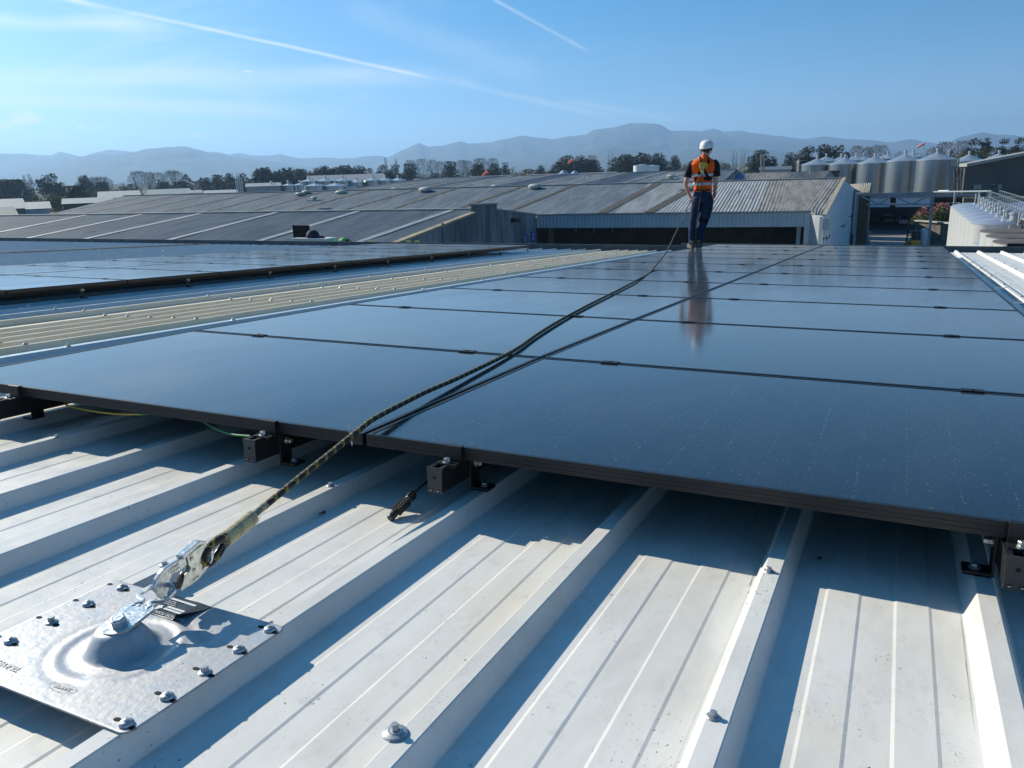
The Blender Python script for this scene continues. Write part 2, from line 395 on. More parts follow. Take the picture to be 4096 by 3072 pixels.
# roof screws, each with washer and head
def screw_mesh():
    mb = MB(); mb.lathe([(.0095, 0), (.0098, .0012), (.0085, .0026), (.006, .0032)], 16); mb.hexbolt((0, 0, .003), .0056, .0058)
    me = bpy.data.meshes.new('screw'); me.from_pydata(mb.v, [], mb.f); me.materials.append(M_SCREW); me.update(); return me
SCREW = screw_mesh()
def place_screw(u, v, w, s=1.0, me=None, parent=bld, name='screw'):
    o = bpy.data.objects.new(name, me or SCREW); COL.objects.link(o); o.parent = parent
    o.location = (u, v, w); o.rotation_euler = (random.uniform(-.05, .05), random.uniform(-.05, .05), random.uniform(0, 6)); o.scale = (s,) * 3
    return o
for (u, v) in ((.974, -.519), (.975, -.041), (-.057, -.001), (-.055, -.495), (-1.08, .004), (1.33, -1.0)):
    place_screw(u, v, TOP + sag(u))
mbw = MB(); mbw.lathe([(.0165, 0), (.0168, .002), (.0155, .0032), (.009, .0052), (.0088, .0062)], 20); mbw.hexbolt((0, 0, .006), .0058, .0085)
me_big = bpy.data.meshes.new('washer_screw'); me_big.from_pydata(mbw.v, [], mbw.f); me_big.materials.append(M_SCREW); me_big.update()
place_screw(.618, -.725, TOP, 1, me_big)
for v in (1.35, 2.6, 3.85, 5.1, 6.35, 7.6, 8.85, 10.1, 11.35, 12.6, 13.85):
    for c in (-3.33, -3.52, -3.72, -3.92, -4.12, -4.54, -3.03, -4.88, -5.215):
        if c in (-3.03, -4.88, -5.215) and random.random() < .35: continue
        place_screw(c, v + (.04 if c < -4.5 else .16 * (c + 3.5)), TOP + sag(c) + .002, 1.7 if c > -4.2 else 1.4)
for v in (2.2, 3.4, 4.6, 5.8, 7, 8.2, 9.4, 10.6, 11.8, 13):
    for k in range(5, 10): place_screw(RIB0 + PITCH * k, v, TOP, 1.4)
    for c in bl[-14:-8:1]: 
        if v > 4: place_screw(c - 3.4 + 1.2, v, TOP - .07, 1.6)

for v in (3.2, 4.7, 6.2, 7.7, 9.2, 10.7, 12.2, 13.7):
    for i in range(0, 22): place_screw(-9.6 - .335 * i * 1.0, v, TOP - .07, 1.3)
mb = MB()
for j in range(20): mb.box(-15.6, -15.48, V0 + j * .88, V0 + j * .88 + .86, TOP - .065, TOP - .055)
kind(mb.build('lap_flashing', mat('rusty flashing', (.16, .12, .07), .8, var=.4, vscale=3), bld), 'stuff')
# ------------------------------------------------------------------ solar panels
def panel_glass():
    m = bpy.data.materials.new('solar glass'); m.use_nodes = True; t = m.node_tree; b = t.nodes['Principled BSDF']
    tcn = N(t, 'ShaderNodeTexCoord'); sp = N(t, 'ShaderNodeSeparateXYZ'); t.links.new(tcn.outputs['Object'], sp.inputs[0])
    x, y = sp.outputs[0], sp.outputs[1]
    oi = N(t, 'ShaderNodeObjectInfo')
    def line(co, pitch, w, off=0.0):       # 1 on thin lines repeating with pitch
        f = math_n(t, 'ABSOLUTE', math_n(t, 'SUBTRACT', math_n(t, 'FRACT', math_n(t, 'ADD', math_n(t, 'DIVIDE', co, pitch), 50.5 + off)), 0.5))
        return maprange(t, f, w / pitch / 2 * .6, w / pitch / 2 * 1.4, 1, 0)
    wires = line(y, .0115, .0016)
    cellx = line(x, .0915, .0016); celly = line(y, .1835, .0025)
    vor = N(t, 'ShaderNodeTexNoise'); vor.inputs['Scale'].default_value = 3.0; vor.inputs['Detail'].default_value = 2; t.links.new(tcn.outputs['Object'], vor.inputs['Vector'])
    base = N(t, 'ShaderNodeMix', data_type='RGBA'); base.inputs[6].default_value = (.003, .005, .009, 1); base.inputs[7].default_value = (.035, .058, .095, 1)
    t.links.new(math_n(t, 'MULTIPLY', wires, .4), base.inputs[0])
    m2 = N(t, 'ShaderNodeMix', data_type='RGBA'); t.links.new(math_n(t, 'MULTIPLY', math_n(t, 'MAXIMUM', cellx, celly), .6), m2.inputs[0]); t.links.new(base.outputs[2], m2.inputs[6]); m2.inputs[7].default_value = (.004, .006, .010, 1)
    # solder dots where the wires cross each cell edge
    dots = math_n(t, 'MULTIPLY', wires, line(x, .0915, .0042, .46))
    wn = N(t, 'ShaderNodeTexNoise'); wn.inputs['Scale'].default_value = 40; t.links.new(tcn.outputs['Object'], wn.inputs['Vector'])
    dots = math_n(t, 'MULTIPLY', dots, maprange(t, wn.outputs[0], .46, .66, 0, .6))
    m3 = N(t, 'ShaderNodeMix', data_type='RGBA'); t.links.new(dots, m3.inputs[0]); t.links.new(m2.outputs[2], m3.inputs[6]); m3.inputs[7].default_value = (.34, .45, .56, 1)
    # dust specks and bird lime
    dn = N(t, 'ShaderNodeTexNoise'); dn.inputs['Scale'].default_value = 230; dn.inputs['Detail'].default_value = 1; t.links.new(tcn.outputs['Object'], dn.inputs['Vector'])
    m4 = N(t, 'ShaderNodeMix', data_type='RGBA'); t.links.new(maprange(t, dn.outputs[0], .75, .78, 0, .7), m4.inputs[0]); t.links.new(m3.outputs[2], m4.inputs[6]); m4.inputs[7].default_value = (.42, .47, .50, 1)
    d5 = N(t, 'ShaderNodeTexNoise'); d5.inputs['Scale'].default_value = 2.4; d5.inputs['Detail'].default_value = 6; d5.inputs['Roughness'].default_value = .65
    mpn = N(t, 'ShaderNodeMapping'); mpn.inputs['Scale'].default_value = (1.6, .5, 1); t.links.new(tcn.outputs['Object'], mpn.inputs['Vector']); t.links.new(mpn.outputs[0], d5.inputs['Vector'])
    m5 = N(t, 'ShaderNodeMix', data_type='RGBA'); t.links.new(maprange(t, d5.outputs[0], .4, .75, 0.0, .03), m5.inputs[0]); t.links.new(m4.outputs[2], m5.inputs[6]); m5.inputs[7].default_value = (.30, .33, .34, 1)
    t.links.new(m5.outputs[2], b.inputs['Base Color'])
    b.inputs['IOR'].default_value = 1.5; b.inputs['Sheen Weight'].default_value = .11; b.inputs['Sheen Roughness'].default_value = .30; b.inputs['Sheen Tint'].default_value = (.85, .90, .92, 1)
    t.links.new(maprange(t, d5.outputs[0], .38, .66, .075, .12), b.inputs['Roughness'])
    bn = N(t, 'ShaderNodeTexNoise'); bn.inputs['Scale'].default_value = 1.6; bn.inputs['Detail'].default_value = 2; t.links.new(mpn.outputs[0], bn.inputs['Vector'])
    bu = N(t, 'ShaderNodeBump'); bu.inputs['Strength'].default_value = .5; bu.inputs['Distance'].default_value = .004
    t.links.new(bn.outputs[0], bu.inputs['Height']); t.links.new(bu.outputs[0], b.inputs['Normal'])
    return m
M_GLASS = panel_glass()
PL, PW, PT = 1.722, 1.134, .030
def panel_meshes():
    mb = MB()
    x, y = PL / 2, PW / 2; wd = .011
    for (a, b, c, d) in ((-x, x, -y, -y + wd), (-x, x, y - wd, y), (-x, -x + wd, -y + wd, y - wd), (x - wd, x, -y + wd, y - wd)):
        mb.box(a, b, c, d, -PT, 0)
    # the frame's grooves, as two raised strips along the outer faces
    for z0, z1 in ((-.0285, -.0205), (-.0195, -.0115), (-.0105, -.001)):
        mb.box(-x + .001, x - .001, -y - .0008, -y - .00001, z0, z1)
    f = bpy.data.meshes.new('frame'); f.from_pydata(mb.v, [], mb.f); f.materials.append(M_BLACK); f.update()
    mb = MB(); mb.box(-x + wd, x - wd, -y + wd, y - wd, -.006, -.0015)
    g = bpy.data.meshes.new('glass'); g.from_pydata(mb.v, [], mb.f); g.materials.append(M_GLASS); g.update()
    mb = MB(); mb.box(-x + wd, x - wd, -y + wd, y - wd, -.009, -.0065); mb.box(-.15, -.08, -.03, .03, -.025, -.009); mb.box(.08, .15, -.03, .03, -.025, -.009)
    k = bpy.data.meshes.new('backsheet'); k.from_pydata(mb.v, [], mb.f); k.materials.append(mat('backsheet', (.02, .02, .02), .6)); k.update()
    return f, g, k
FR, GL, BK = panel_meshes()
# measured seam positions of the main array (v, w)
SEAM = [(.064, -.013), (1.139, .002), (2.284, .005), (3.436, .004), (4.596, .003), (5.772, .003), (6.926, .003), (8.096, .003), (9.243, .002), (10.388, 0), (11.541, -.002), (12.679, -.006)]
def put_panel(uc, va, wa, vb, wb, label, group):
    g = .007
    L = math.hypot(vb - va, wb - wa); tilt = atan2(wb - wa, vb - va)
    M = RX @ Matrix.Translation((uc, (va + vb) / 2, (wa + wb) / 2)) @ Matrix.Rotation(tilt, 4, 'X') @ Matrix.Diagonal((1, (L - 2 * g) / PW, 1, 1))
    t = bpy.data.objects.new('solar_panel', None); COL.objects.link(t); t.empty_display_size = .1
    t.matrix_world = M; tag(t, label, 'solar panel', group)
    for nm, me in (('frame', FR), ('glass', GL), ('backsheet', BK)):
        o = bpy.data.objects.new(nm, me); COL.objects.link(o); o.parent = t
    return t
UL, UR = -.8645, .8695
for k in range(11):
    (va, wa), (vb, wb) = SEAM[k], SEAM[k + 1]
    if k == 0: va += .0
    row = 'frontmost' if k == 0 else ('farthest' if k == 10 else ORD[k])
    for uc, side in ((UL, 'left'), (UR, 'right')):
        if k == 10 and side == 'left' : pass
        put_panel(uc, va - (.007 if k == 0 else 0), wa, vb, wb, f'black solar panel, {side} half of the {row} row of the near array', 'panels of the near array')
LW = -.072
LV = [1.46 + 1.154 * i for i in range(11)]
LU = (-6.298, -8.036)
for k in range(10):
    row = 'nearest' if k == 0 else ('farthest' if k == 9 else ORD[k])
    for uc, side in ((LU[0], 'inner'), (LU[1], 'outer')):
        put_panel(uc, LV[k], LW, LV[k + 1], LW, f'black solar panel, {side} half of the {row} row of the left array', 'panels of the left array')

# rails with end caps, clamps, feet
def rail_mesh(u, v0, v1, w0):
    mb = MB(); x0, x1 = u - .0185, u + .0185; top, bot = w0, w0 - .058
    mb.box(x0, x0 + .003, v0, v1, bot, top); mb.box(x1 - .003, x1, v0, v1, bot, top); mb.box(x0 + .003, x1 - .003, v0, v1, bot, bot + .003)
    mb.box(x0 + .003, x0 + .010, v0, v1, top - .004, top - .0005); mb.box(x1 - .010, x1 - .003, v0, v1, top - .004, top - .0005); mb.box(x0 + .003, x1 - .003, v0, v1, top - .030, top - .028)
    return mb
def cap_mesh(u, v, w0):
    mb = MB(); t = w0 + .0005; b = w0 - .060
    poly = [(-.0205, t), (.0205, t), (.0205, t - .010), (.0185, t - .013), (.0185, b + .008), (.0205, b + .004), (.0205, b), (-.0205, b), (-.0205, b + .004), (-.0185, b + .008), (-.0185, t - .013), (-.0205, t - .010)]
    T = Matrix.Translation((u, v, 0)) @ Matrix.Rotation(pi / 2, 4, 'X')
    mb.prism(poly, 0, .003, T)
    return mb
M_HOLE = mat('dark hole', (.003, .003, .003), .9)
def foot(u, v, parent_label, grp, side=1, wrib=TOP, wtop=-.052, rib=None):
    """L shaped foot: base bolted on the rib, upright bolted to the rail side"""
    t = thing('rail_foot', parent_label, 'bracket', (u, v, wrib), 0, grp, roof=True)
    h = wtop - wrib
    mb = MB(); x = side
    a, b = sorted((0, .0055 * x)); mb.box(a, b, -.021, .021, .0005, h)
    a, b = sorted((.0055 * x, .05 * x)); mb.box(a, b, -.021, .021, .0005, .0065); mb.box(a, a + .044, -.0225, .0225, -.0012, .0005)
    mb.build('bracket', M_BLACKM, t, bevel=.0015)
    mb = MB(); mb.hexbolt((.030 * x, 0, .0065), .0062, .006, washer=.011); mb.build('base_bolt', M_SCREW, t)
    mb = MB(); mb.hexbolt((0, 0, 0), .0072, .013, M=Matrix.Translation((.0055 * x, .006, h - .022)) @ Matrix.Rotation(pi / 2 * x, 4, 'Y'), washer=.0105)
    mb.build('side_bolt', M_ZINC, t)
    return t
RAILS = [(-1.345, 'leftmost'), (-.305, 'second from the left'), (.243, 'third from the left'), (1.362, 'rightmost')]
for u, nm in RAILS:
    r = thing('mounting_rail', f'black mounting rail under the near array, {nm} of its four', 'rail', (0, 0, 0), 0, 'rails of the near array', roof=True)
    w0 = -.046
    mb = rail_mesh(u, -.004, 12.6, w0); mb.build('channel', M_BLACKM, r)
    c = cap_mesh(u, -.004, w0).build('end_cap', mat('cap plastic', (.035, .035, .036), .45), r, bevel=.0006)
    mb = MB(); mb.box(u - .003, u + .003, -.0085, -.0072, w0 - .026, w0 - .020); mb.build('cap_hole', M_HOLE, c)
    for q in (-.010, .009):
        mb = MB(); mb.box(u + q - .0035, u + q + .0035, -.0085, -.0072, w0 - .0565, w0 - .0505); mb.build('cap_hole', M_HOLE, c)
        mb = MB(); mb.box(u + q - .0025, u + q + .003, -.0088, -.0082, w0 - .0545, w0 - .0525); mb.build('cap_glint', M_ZINC, c)
feet = [(-1.345, -1.4415, .14), (-.305, -.0575, .10), (.243, .2885, .14), (1.362, 1.3265, .12)]
for i, (u, c, v) in enumerate(feet):
    side = 1 if c > u - .05 else -1
    if i == 0: side = -1
    if i == 3: side = -1
    nmm = ['leftmost', 'second', 'third', 'rightmost'][i]
    foot(u + side * .0187, v, f'black L shaped bracket bolting the {nmm} front rail end to a roof rib', 'front rail brackets', side, TOP + sag(c) + .0012, -.052)
for u, nm in RAILS:
    for j, v in enumerate((1.45, 2.9, 4.3, 5.7)):
        mb = MB(); mb.box(u + .0185, u + .024, v - .02, v + .02, TOP + sag(u) + .001, -.055); mb.box(u + .024, u + .065, v - .02, v + .02, TOP + sag(u), TOP + sag(u) + .006)
def ord_side(u): return {-1.345: 'far left', -.305: 'centre left', .243: 'centre right', 1.362: 'far right'}[u]
def clamp_mid(u, v, w, label, grp):
    t = thing('panel_clamp', label, 'clamp', (u, v, w), 0, grp, roof=True)
    mb = MB(); mb.box(-.030, .030, -.017, .017, .0005, .0035); mb.box(-.030, .030, -.0065, -.0045, -.02, .0005); mb.box(-.030, .030, .0045, .0065, -.02, .0005)
    mb.build('bridge', M_BLACKM, t, bevel=.0006)
    mb = MB(); mb.hexbolt((0, 0, .0035), .006, .0025); mb.build('bolt', M_BLACK, t)
    return t
for k in range(1, 11):
    v, w = SEAM[k]
    for u, nm in RAILS:
        u2 = {-1.345: -1.335, .243: .265, -.305: -.302, 1.362: 1.365}[u]
        clamp_mid(u2, v, w, f'small black {ord_side(u)} clamp on seam {k} ({ORD[k-1]} seam back) of the near array'.replace(f' seam {k} (', ' the ').replace(')', ''), 'mid clamps of the near array')
LR = [-5.74, -6.76, -7.55, -8.55]
for k in range(1, 10):
    for i, u in enumerate(LR):
        o = clamp_mid(u, LV[k], LW, f'small dark clamp on the {ORD[k-1]} seam of the left array, {["innermost","second","third","outermost"][i]} rail', 'mid clamps of the left array')
for i, u in enumerate(LR):
    r = thing('mounting_rail', f'black mounting rail under the left array, {["innermost","second","third","outermost"][i]}', 'rail', roof=True, group='rails of the left array')
    rail_mesh(u, 1.4, 13.0, LW - .03).build('channel', M_BLACKM, r)
k = 0
for v in [2.1 + 1.2 * i for i in range(10)]:
    foot(-5.46, v, f'black rail bracket under the left array edge, {ORD[k]} one back', 'edge brackets of the left array', 1, TOP - .068, LW - .035); k += 1
for i, (u, nm) in enumerate(RAILS):                                   # front end clamps
    t = thing('end_clamp', f'black end clamp gripping the front panel edge, {["leftmost","second from left","third from left","rightmost"][i]}', 'clamp', (u + .012, .056, 0), 0, 'front end clamps', roof=True)
    zt = -.0115
    mb = MB(); mb.box(-.025, .025, -.006, -.003, -.046, zt + .003); mb.box(-.025, .025, -.003, .010, zt, zt + .003); mb.box(-.027, .025, -.033, -.006, -.046, -.0435); mb.box(-.027, .025, -.033, -.031, -.052, -.046)
    mb.build('clip', M_BLACKM, t, bevel=.0005)
    mb = MB(); mb.hexbolt((-.004, -.020, -.0435), .0078, .008, washer=.0095); mb.build('bolt', M_ZINC, t)

# ------------------------------------------------------------------ anchor plate, hook and rope (roof coordinates)
AP = Vector((.117, -.7285, TOP + .0012))
anc = thing('anchor_plate', 'galvanised roof anchor plate with raised dome, fixed with hex screws across two ribs', 'anchor plate', AP, 0, roof=True)
HX, HY = .1985, .1478
DC = Vector((.010, -.006))
def plate_h(x, y):
    r = math.hypot(x - DC.x, (y - DC.y))
    if r < .026: h = .0335
    elif r < .060:
        t = (r - .026) / .034; h = .0335 * (1 - t) ** 1.0 * (1 - .35 * sin(pi * t)) 
        h = .0335 * (.5 + .5 * cos(pi * min(1, t ** .85)))
    else: h = 0
    h += -.0013 * math.exp(-((r - .073) / .008) ** 2) + .0010 * math.exp(-((r - .088) / .007) ** 2) - .0006 * math.exp(-((r - .102) / .007) ** 2)
    return h
nx, ny = 132, 98; vs = []; fs = []; RC = .014
for j in range(ny + 1):
    for i in range(nx + 1):
        x = -HX + 2 * HX * i / nx; y = -HY + 2 * HY * j / ny
        ax, ay = abs(x) - (HX - RC), abs(y) - (HY - RC)
        if ax > 0 and ay > 0:
            m_ = max(ax, ay); l_ = math.hypot(ax, ay); ax, ay = ax / l_ * m_, ay / l_ * m_
            x = math.copysign(HX - RC + ax, x); y = math.copysign(HY - RC + ay, y)
        vs.append((x, y, plate_h(x, y) + .0002 * noise.noise(Vector((x * 18, y * 18, 0)))))
for j in range(ny):
    for i in range(nx):
        a = j * (nx + 1) + i; fs.append((a, a + 1, a + nx + 2, a + nx + 1))
mb = MB(); mb.v = vs; mb.f = fs
pl = mb.build('plate', M_GALV, anc, smooth=True)
sm = pl.modifiers.new('solid', 'SOLIDIFY'); sm.thickness = .0022; sm.offset = 1
rows = (.1295, .0635, -.002, -.0685, -.1325)
for u, xo in ((-.039, -.034), (.2972, -.0195)):
    for i, y in enumerate(rows):
        x = u - AP.x
        z = plate_h(x, y) + .0023
        for dx in (xo if u < 0 else -.0195, .014):
            mb = MB(); mb.lathe([(.0062, z), (.0060, z + .00035)], 14, Matrix.Translation((x + dx, y + (.002 if dx < 0 else -.002), 0)) @ Matrix.Diagonal((1, .62, 1, 1)))
            mb.build('slot_hole', M_HOLE, anc)
        mb = MB(); T = Matrix.Translation((x, y, z)) @ Matrix.Rotation(random.uniform(0, 3), 4, 'Z')
        if i == 2 or (u < 0 and i == 2): mb.lathe([(.0095, 0), (.0098, .0012), (.008, .0025), (.006, .003)], 20, T); mb.hexbolt((0, 0, .0028), .0054, .0068, T)
        else: mb.lathe([(.0094, 0), (.0098, .0015), (.0088, .0038), (.0064, .0056), (.0036, .0062)], 22, T); mb.lathe([(.0032, .006), (.0030, .0080), (.0022, .0083)], 10, T)
        mb.build('screw', M_SCREW, anc, smooth=(i != 2))
# flat print stamped on the plate, reading from the far side
M_STAMP = mat('stamped mark', (.40, .40, .40), .55, .4)
R180 = Matrix.Rotation(pi, 4, 'Z')
text('TRAVEL8', .0155, (-.098, -.112, .0033), R180, M_STAMP, anc)
text('SAYFE', .0115, (.030, -.1135, .0033), R180, M_STAMP, anc)
mb = MB()
for k in range(24):
    a0, a1 = 2 * pi * k / 24, 2 * pi * (k + 1) / 24
    mb.bar((.0285 + .026 * cos(a0), -.1138 + .0095 * sin(a0), .0034), (.0285 + .026 * cos(a1), -.1138 + .0095 * sin(a1), .0034), .0006, .0003)
mb.build('oval_mark', M_STAMP, anc)
text('RATED 15KN FALL ARREST ANCHOR', .0045, (-.04, -.099, .0033), R180 @ Matrix.Rotation(rad(2), 4, 'Z'), M_STAMP, anc) if False else None

A = Vector((.130, -.738, -.098)); B = Vector((.0227, .0206, .010))
DH = Vector((B.x - A.x, B.y - A.y, 0)).normalized(); NL = DH.cross(Vector((0, 0, 1)))     # NL points to the right, towards the camera
def SH(s, h, l=0.0): return A + DH * (s * .975) + Vector((0, 0, h + .036 * s)) + NL * l
def R2(s, h): return A + DH * s + Vector((0, 0, h))
DHT = (DH * .975 + Vector((0, 0, .036))).normalized(); HUP = NL.cross(DHT)
tilt = .15
DT = (DH * cos(tilt) + Vector((0, 0, 1)) * sin(tilt)).normalized(); UP = NL.cross(DT)
def frame(o, x, y, z): return Matrix(((x.x, y.x, z.x, o.x), (x.y, y.y, z.y, o.y), (x.z, y.z, z.z, o.z), (0, 0, 0, 1)))
M_BRIGHT = mat('bright zinc', (.62, .64, .64), .28, .85, var=.18, vscale=120, bump=.06, bscale=150)
sw = thing('swivel_hanger', 'shiny zinc hanger plate and link bolted on the dome of the anchor plate', 'shackle', A + Vector((0, 0, .0)), 0, roof=True)
T = frame(Vector((0, 0, .001)), DT, -NL, UP)                       # local x along pull, y to the left
def arc(cx, cy, r, a0, a1, n): return [(cx + r * cos(rad(a0 + (a1 - a0) * i / n)), cy + r * sin(rad(a0 + (a1 - a0) * i / n))) for i in range(n + 1)]
out = arc(.004, 0, .0245, 100, 260, 14) + [(.043, -.0265)] + arc(.047, -.019, .0075, -90, 0, 4) + [(.0545, -.012)] + arc(.0505, -.007, .0045, 0, 90, 3) + arc(.042, 0, .0065, -60, 60, 6)[::1] + arc(.0505, .007, .0045, -90, 0, 3) + [(.0545, .012)] + arc(.047, .019, .0075, 0, 90, 4) + [(.043, .0265)]
mb = MB(); mb.prism(out, 0, .0045, T); mb.build('hanger_plate', M_BRIGHT, sw, bevel=.0007)
mb = MB(); mb.hexbolt((.004, 0, .0045), .0125, .0100, T, washer=.0148, wh=.0012); mb.lathe([(.0095, .0150), (.0088, .0158), (.006, .0156)], 18, T @ Matrix.Translation((.004, 0, .0005)))
mb.build('bolt', M_BRIGHT, sw, bevel=.0006)
# the link: two S bends leaving the plate and closing into a six sided loop
def flatbar(pts, w, h0, h1):
    mb = MB(); n = len(pts); vs = []
    for i, p in enumerate(pts):
        a = Vector(pts[max(i - 1, 0)]); b = Vector(pts[min(i + 1, n - 1)]); d = (b - a).normalized(); q = Vector((-d.y, d.x))
        for s_ in (-1, 1):
            for h in (h0, h1): vs.append(T @ Vector((p[0] + q.x * s_ * w / 2, p[1] + q.y * s_ * w / 2, h)))
    fs = [(0, 1, 3, 2)]
    for i in range(n - 1):
        o = i * 4; fs += [(o, o + 4, o + 5, o + 1), (o + 1, o + 5, o + 7, o + 3), (o + 3, o + 7, o + 6, o + 2), (o + 2, o + 6, o + 4, o)]
    o = 4 * (n - 1); fs.append((o, o + 2, o + 3, o + 1)); mb.add(vs, fs); return mb
loop = [(.047, .0125), (.0525, .0150), (.0575, .0120), (.0600, .0070), (.0655, .0085), (.0685, .0150), (.0720, .0240), (.0800, .0265), (.0980, .0235), (.1080, .0120), (.1120, .0), (.1080, -.0120), (.0980, -.0235), (.0800, -.0265), (.0720, -.0240), (.0685, -.0150), (.0655, -.0085), (.0600, -.0070), (.0575, -.0120), (.0525, -.0150), (.047, -.0125)]
flatbar(loop, .0062, .0002, .0058).build('link', M_BRIGHT, sw, bevel=.0006)

hook = thing('snap_hook', 'zinc double action snap hook joining the rope eye to the anchor link', 'snap hook', A, 0, roof=True)
def shp(poly, t0, t1):
    """outline in (along, height) extruded sideways"""
    return MB().prism(poly, t0, t1, frame(Vector((0, 0, 0)), DHT, HUP, NL))
outer = [(.0905, .0010), (.0845, .0075), (.0805, .0180), (.0805, .0285), (.0850, .0375), (.0940, .0440), (.1060, .0478), (.1250, .0480), (.1500, .0462), (.1700, .0470), (.1980, .0490), (.2050, .0440),
         (.1980, .0330), (.1700, .0300), (.1500, .0290), (.1400, .0270), (.1330, .0285), (.1250, .0300), (.1180, .0285), (.1130, .0230), (.1105, .0160), (.1085, .0095), (.1020, .0030), (.0960, .0000)]
shp(outer, -.0035, .0035).build('hook_body', M_BRIGHT, hook, bevel=.0012)
pl2 = [(.1540, .0430), (.1560, .0300), (.1600, .0215), (.1560, .0170), (.1500, .0190), (.1440, .0165), (.1385, .0060), (.1310, -.0020), (.1330, -.0065), (.1420, -.0060), (.1560, -.0070), (.1750, -.0060), (.1900, -.0010), (.2000, .0035), (.1930, .0110), (.1925, .0210), (.1960, .0300), (.2060, .0360), (.2020, .0500), (.1550, .0455)]
for l in (-.0058, .0038): shp(pl2, l, l + .002).build('side_plate', mat('aged zinc', (.60, .64, .60), .32, .95, var=.25, vscale=60), hook, bevel=.0004)
shp([(.1120, .0085), (.1210, .0000), (.1330, -.0020), (.1400, .0060), (.1460, .0170), (.1400, .0200), (.1290, .0120), (.1170, .0150)][::-1], -.0032, .0032).build('gate', mat('dark gate', (.05, .05, .05), .4, .8), hook, bevel=.001)
shp([(.1440, .0450), (.1440, .0525), (.1850, .0600), (.2020, .0520), (.2030, .0480), (.1850, .0520)][::-1], -.0075, .0075).build('lock_lever', M_BRIGHT, hook, bevel=.0008)
FR3 = frame(Vector((0, 0, 0)), DHT, HUP, NL)
for (s_, h_) in ((.1637, .0368), (.167, .0151), (.1887, .0069)):
    mb = MB(); mb.lathe([(.0032, .0058), (.0030, .0072), (.0018, .0078)], 16, FR3 @ Matrix.Translation((s_, h_, 0))); mb.build('rivet', mat('copper rivet', (.55, .42, .36), .35, .9), hook, smooth=True)
mb = MB()
ring = [SH(.2075 + .0165 * cos(2 * pi * k / 28), .0200 + .0165 * sin(2 * pi * k / 28)) - A for k in range(29)]
mb.tube(ring, .0042, 10, caps=False); mb.build('eye', M_BRIGHT, hook, smooth=True)
for body_, size, s_, h_ in (('CE 0082', .0075, .1235, .0405), ('ANSI Z359', .0045, .1265, .0340), ('EN 362', .0048, .168, -.0005)):
    text(body_, size, (0, 0, 0), FR3 @ Matrix.Translation((s_, h_, .0036 if 'EN' not in body_ else .0060)) @ Matrix.Rotation(rad(3), 4, 'Z'), mat('engraving', (.25, .27, .25), .5, .5), hook)

tagp = thing('anchor_tag', 'black and white data tag with a curled corner lying on the anchor plate', 'tag', Vector((.112, -.612, TOP + .0040)), 0, roof=True)
LM = Matrix.Rotation(rad(-2), 4, 'Z')
mb = MB(); g = 18; vs = []; fs = []
for j in range(g + 1):
    for i in range(g + 1):
        x = -.047 + .094 * i / g; y = -.031 + .062 * j / g
        k = max(0, (x * .95 - y * .35 - .030)) ; z = .0001 + 22 * k * k + (.0006 * sin(x * 90))
        vs.append(tuple(LM @ Vector((x - k * .55, y, z))))
for j in range(g):
    for i in range(g): a = j * (g + 1) + i; fs.append((a, a + 1, a + g + 2, a + g + 1))
mb.add(vs, fs); o = mb.build('label_sheet', mat('label black', (.02, .02, .022), .35), tagp, smooth=True)
s_ = o.modifiers.new('s', 'SOLIDIFY'); s_.thickness = .0004; s_.offset = 1
M_LW = mat('label white', (.72, .72, .70), .4)
text('ANCHOR POINT', .0105, (.004, -.0235, .0012), LM @ R180, M_LW, tagp, sx=.92)
for j, (x0, x1, y) in enumerate(((-.022, .018, -.010), (-.022, .018, -.003), (-.040, .018, .020))):
    mb = MB(); mb.box(x0, x1, y - .0024, y + .0024, .0010, .0012, LM); mb.build('blank_box', M_LW, tagp)
for j, tx in enumerate(('INSPECTION DATE', 'INSTALLED BY', 'SERIAL No')):
    text(tx, .0042, (-.028, .004 + .0048 * j, .0012), LM @ R180, M_LW, tagp)
mb = MB(); mb.add([LM @ Vector(p) for p in ((-.036, -.018, .0012), (-.028, -.012, .0012), (-.040, -.006, .0012), (-.030, -.003, .0012), (-.030, -.006, .0012), (-.024, -.012, .0012), (-.031, -.019, .0012))], [(0, 1, 4, 3, 2), (1, 5, 4), (0, 6, 1)]); mb.build('emblem', M_LW, tagp)

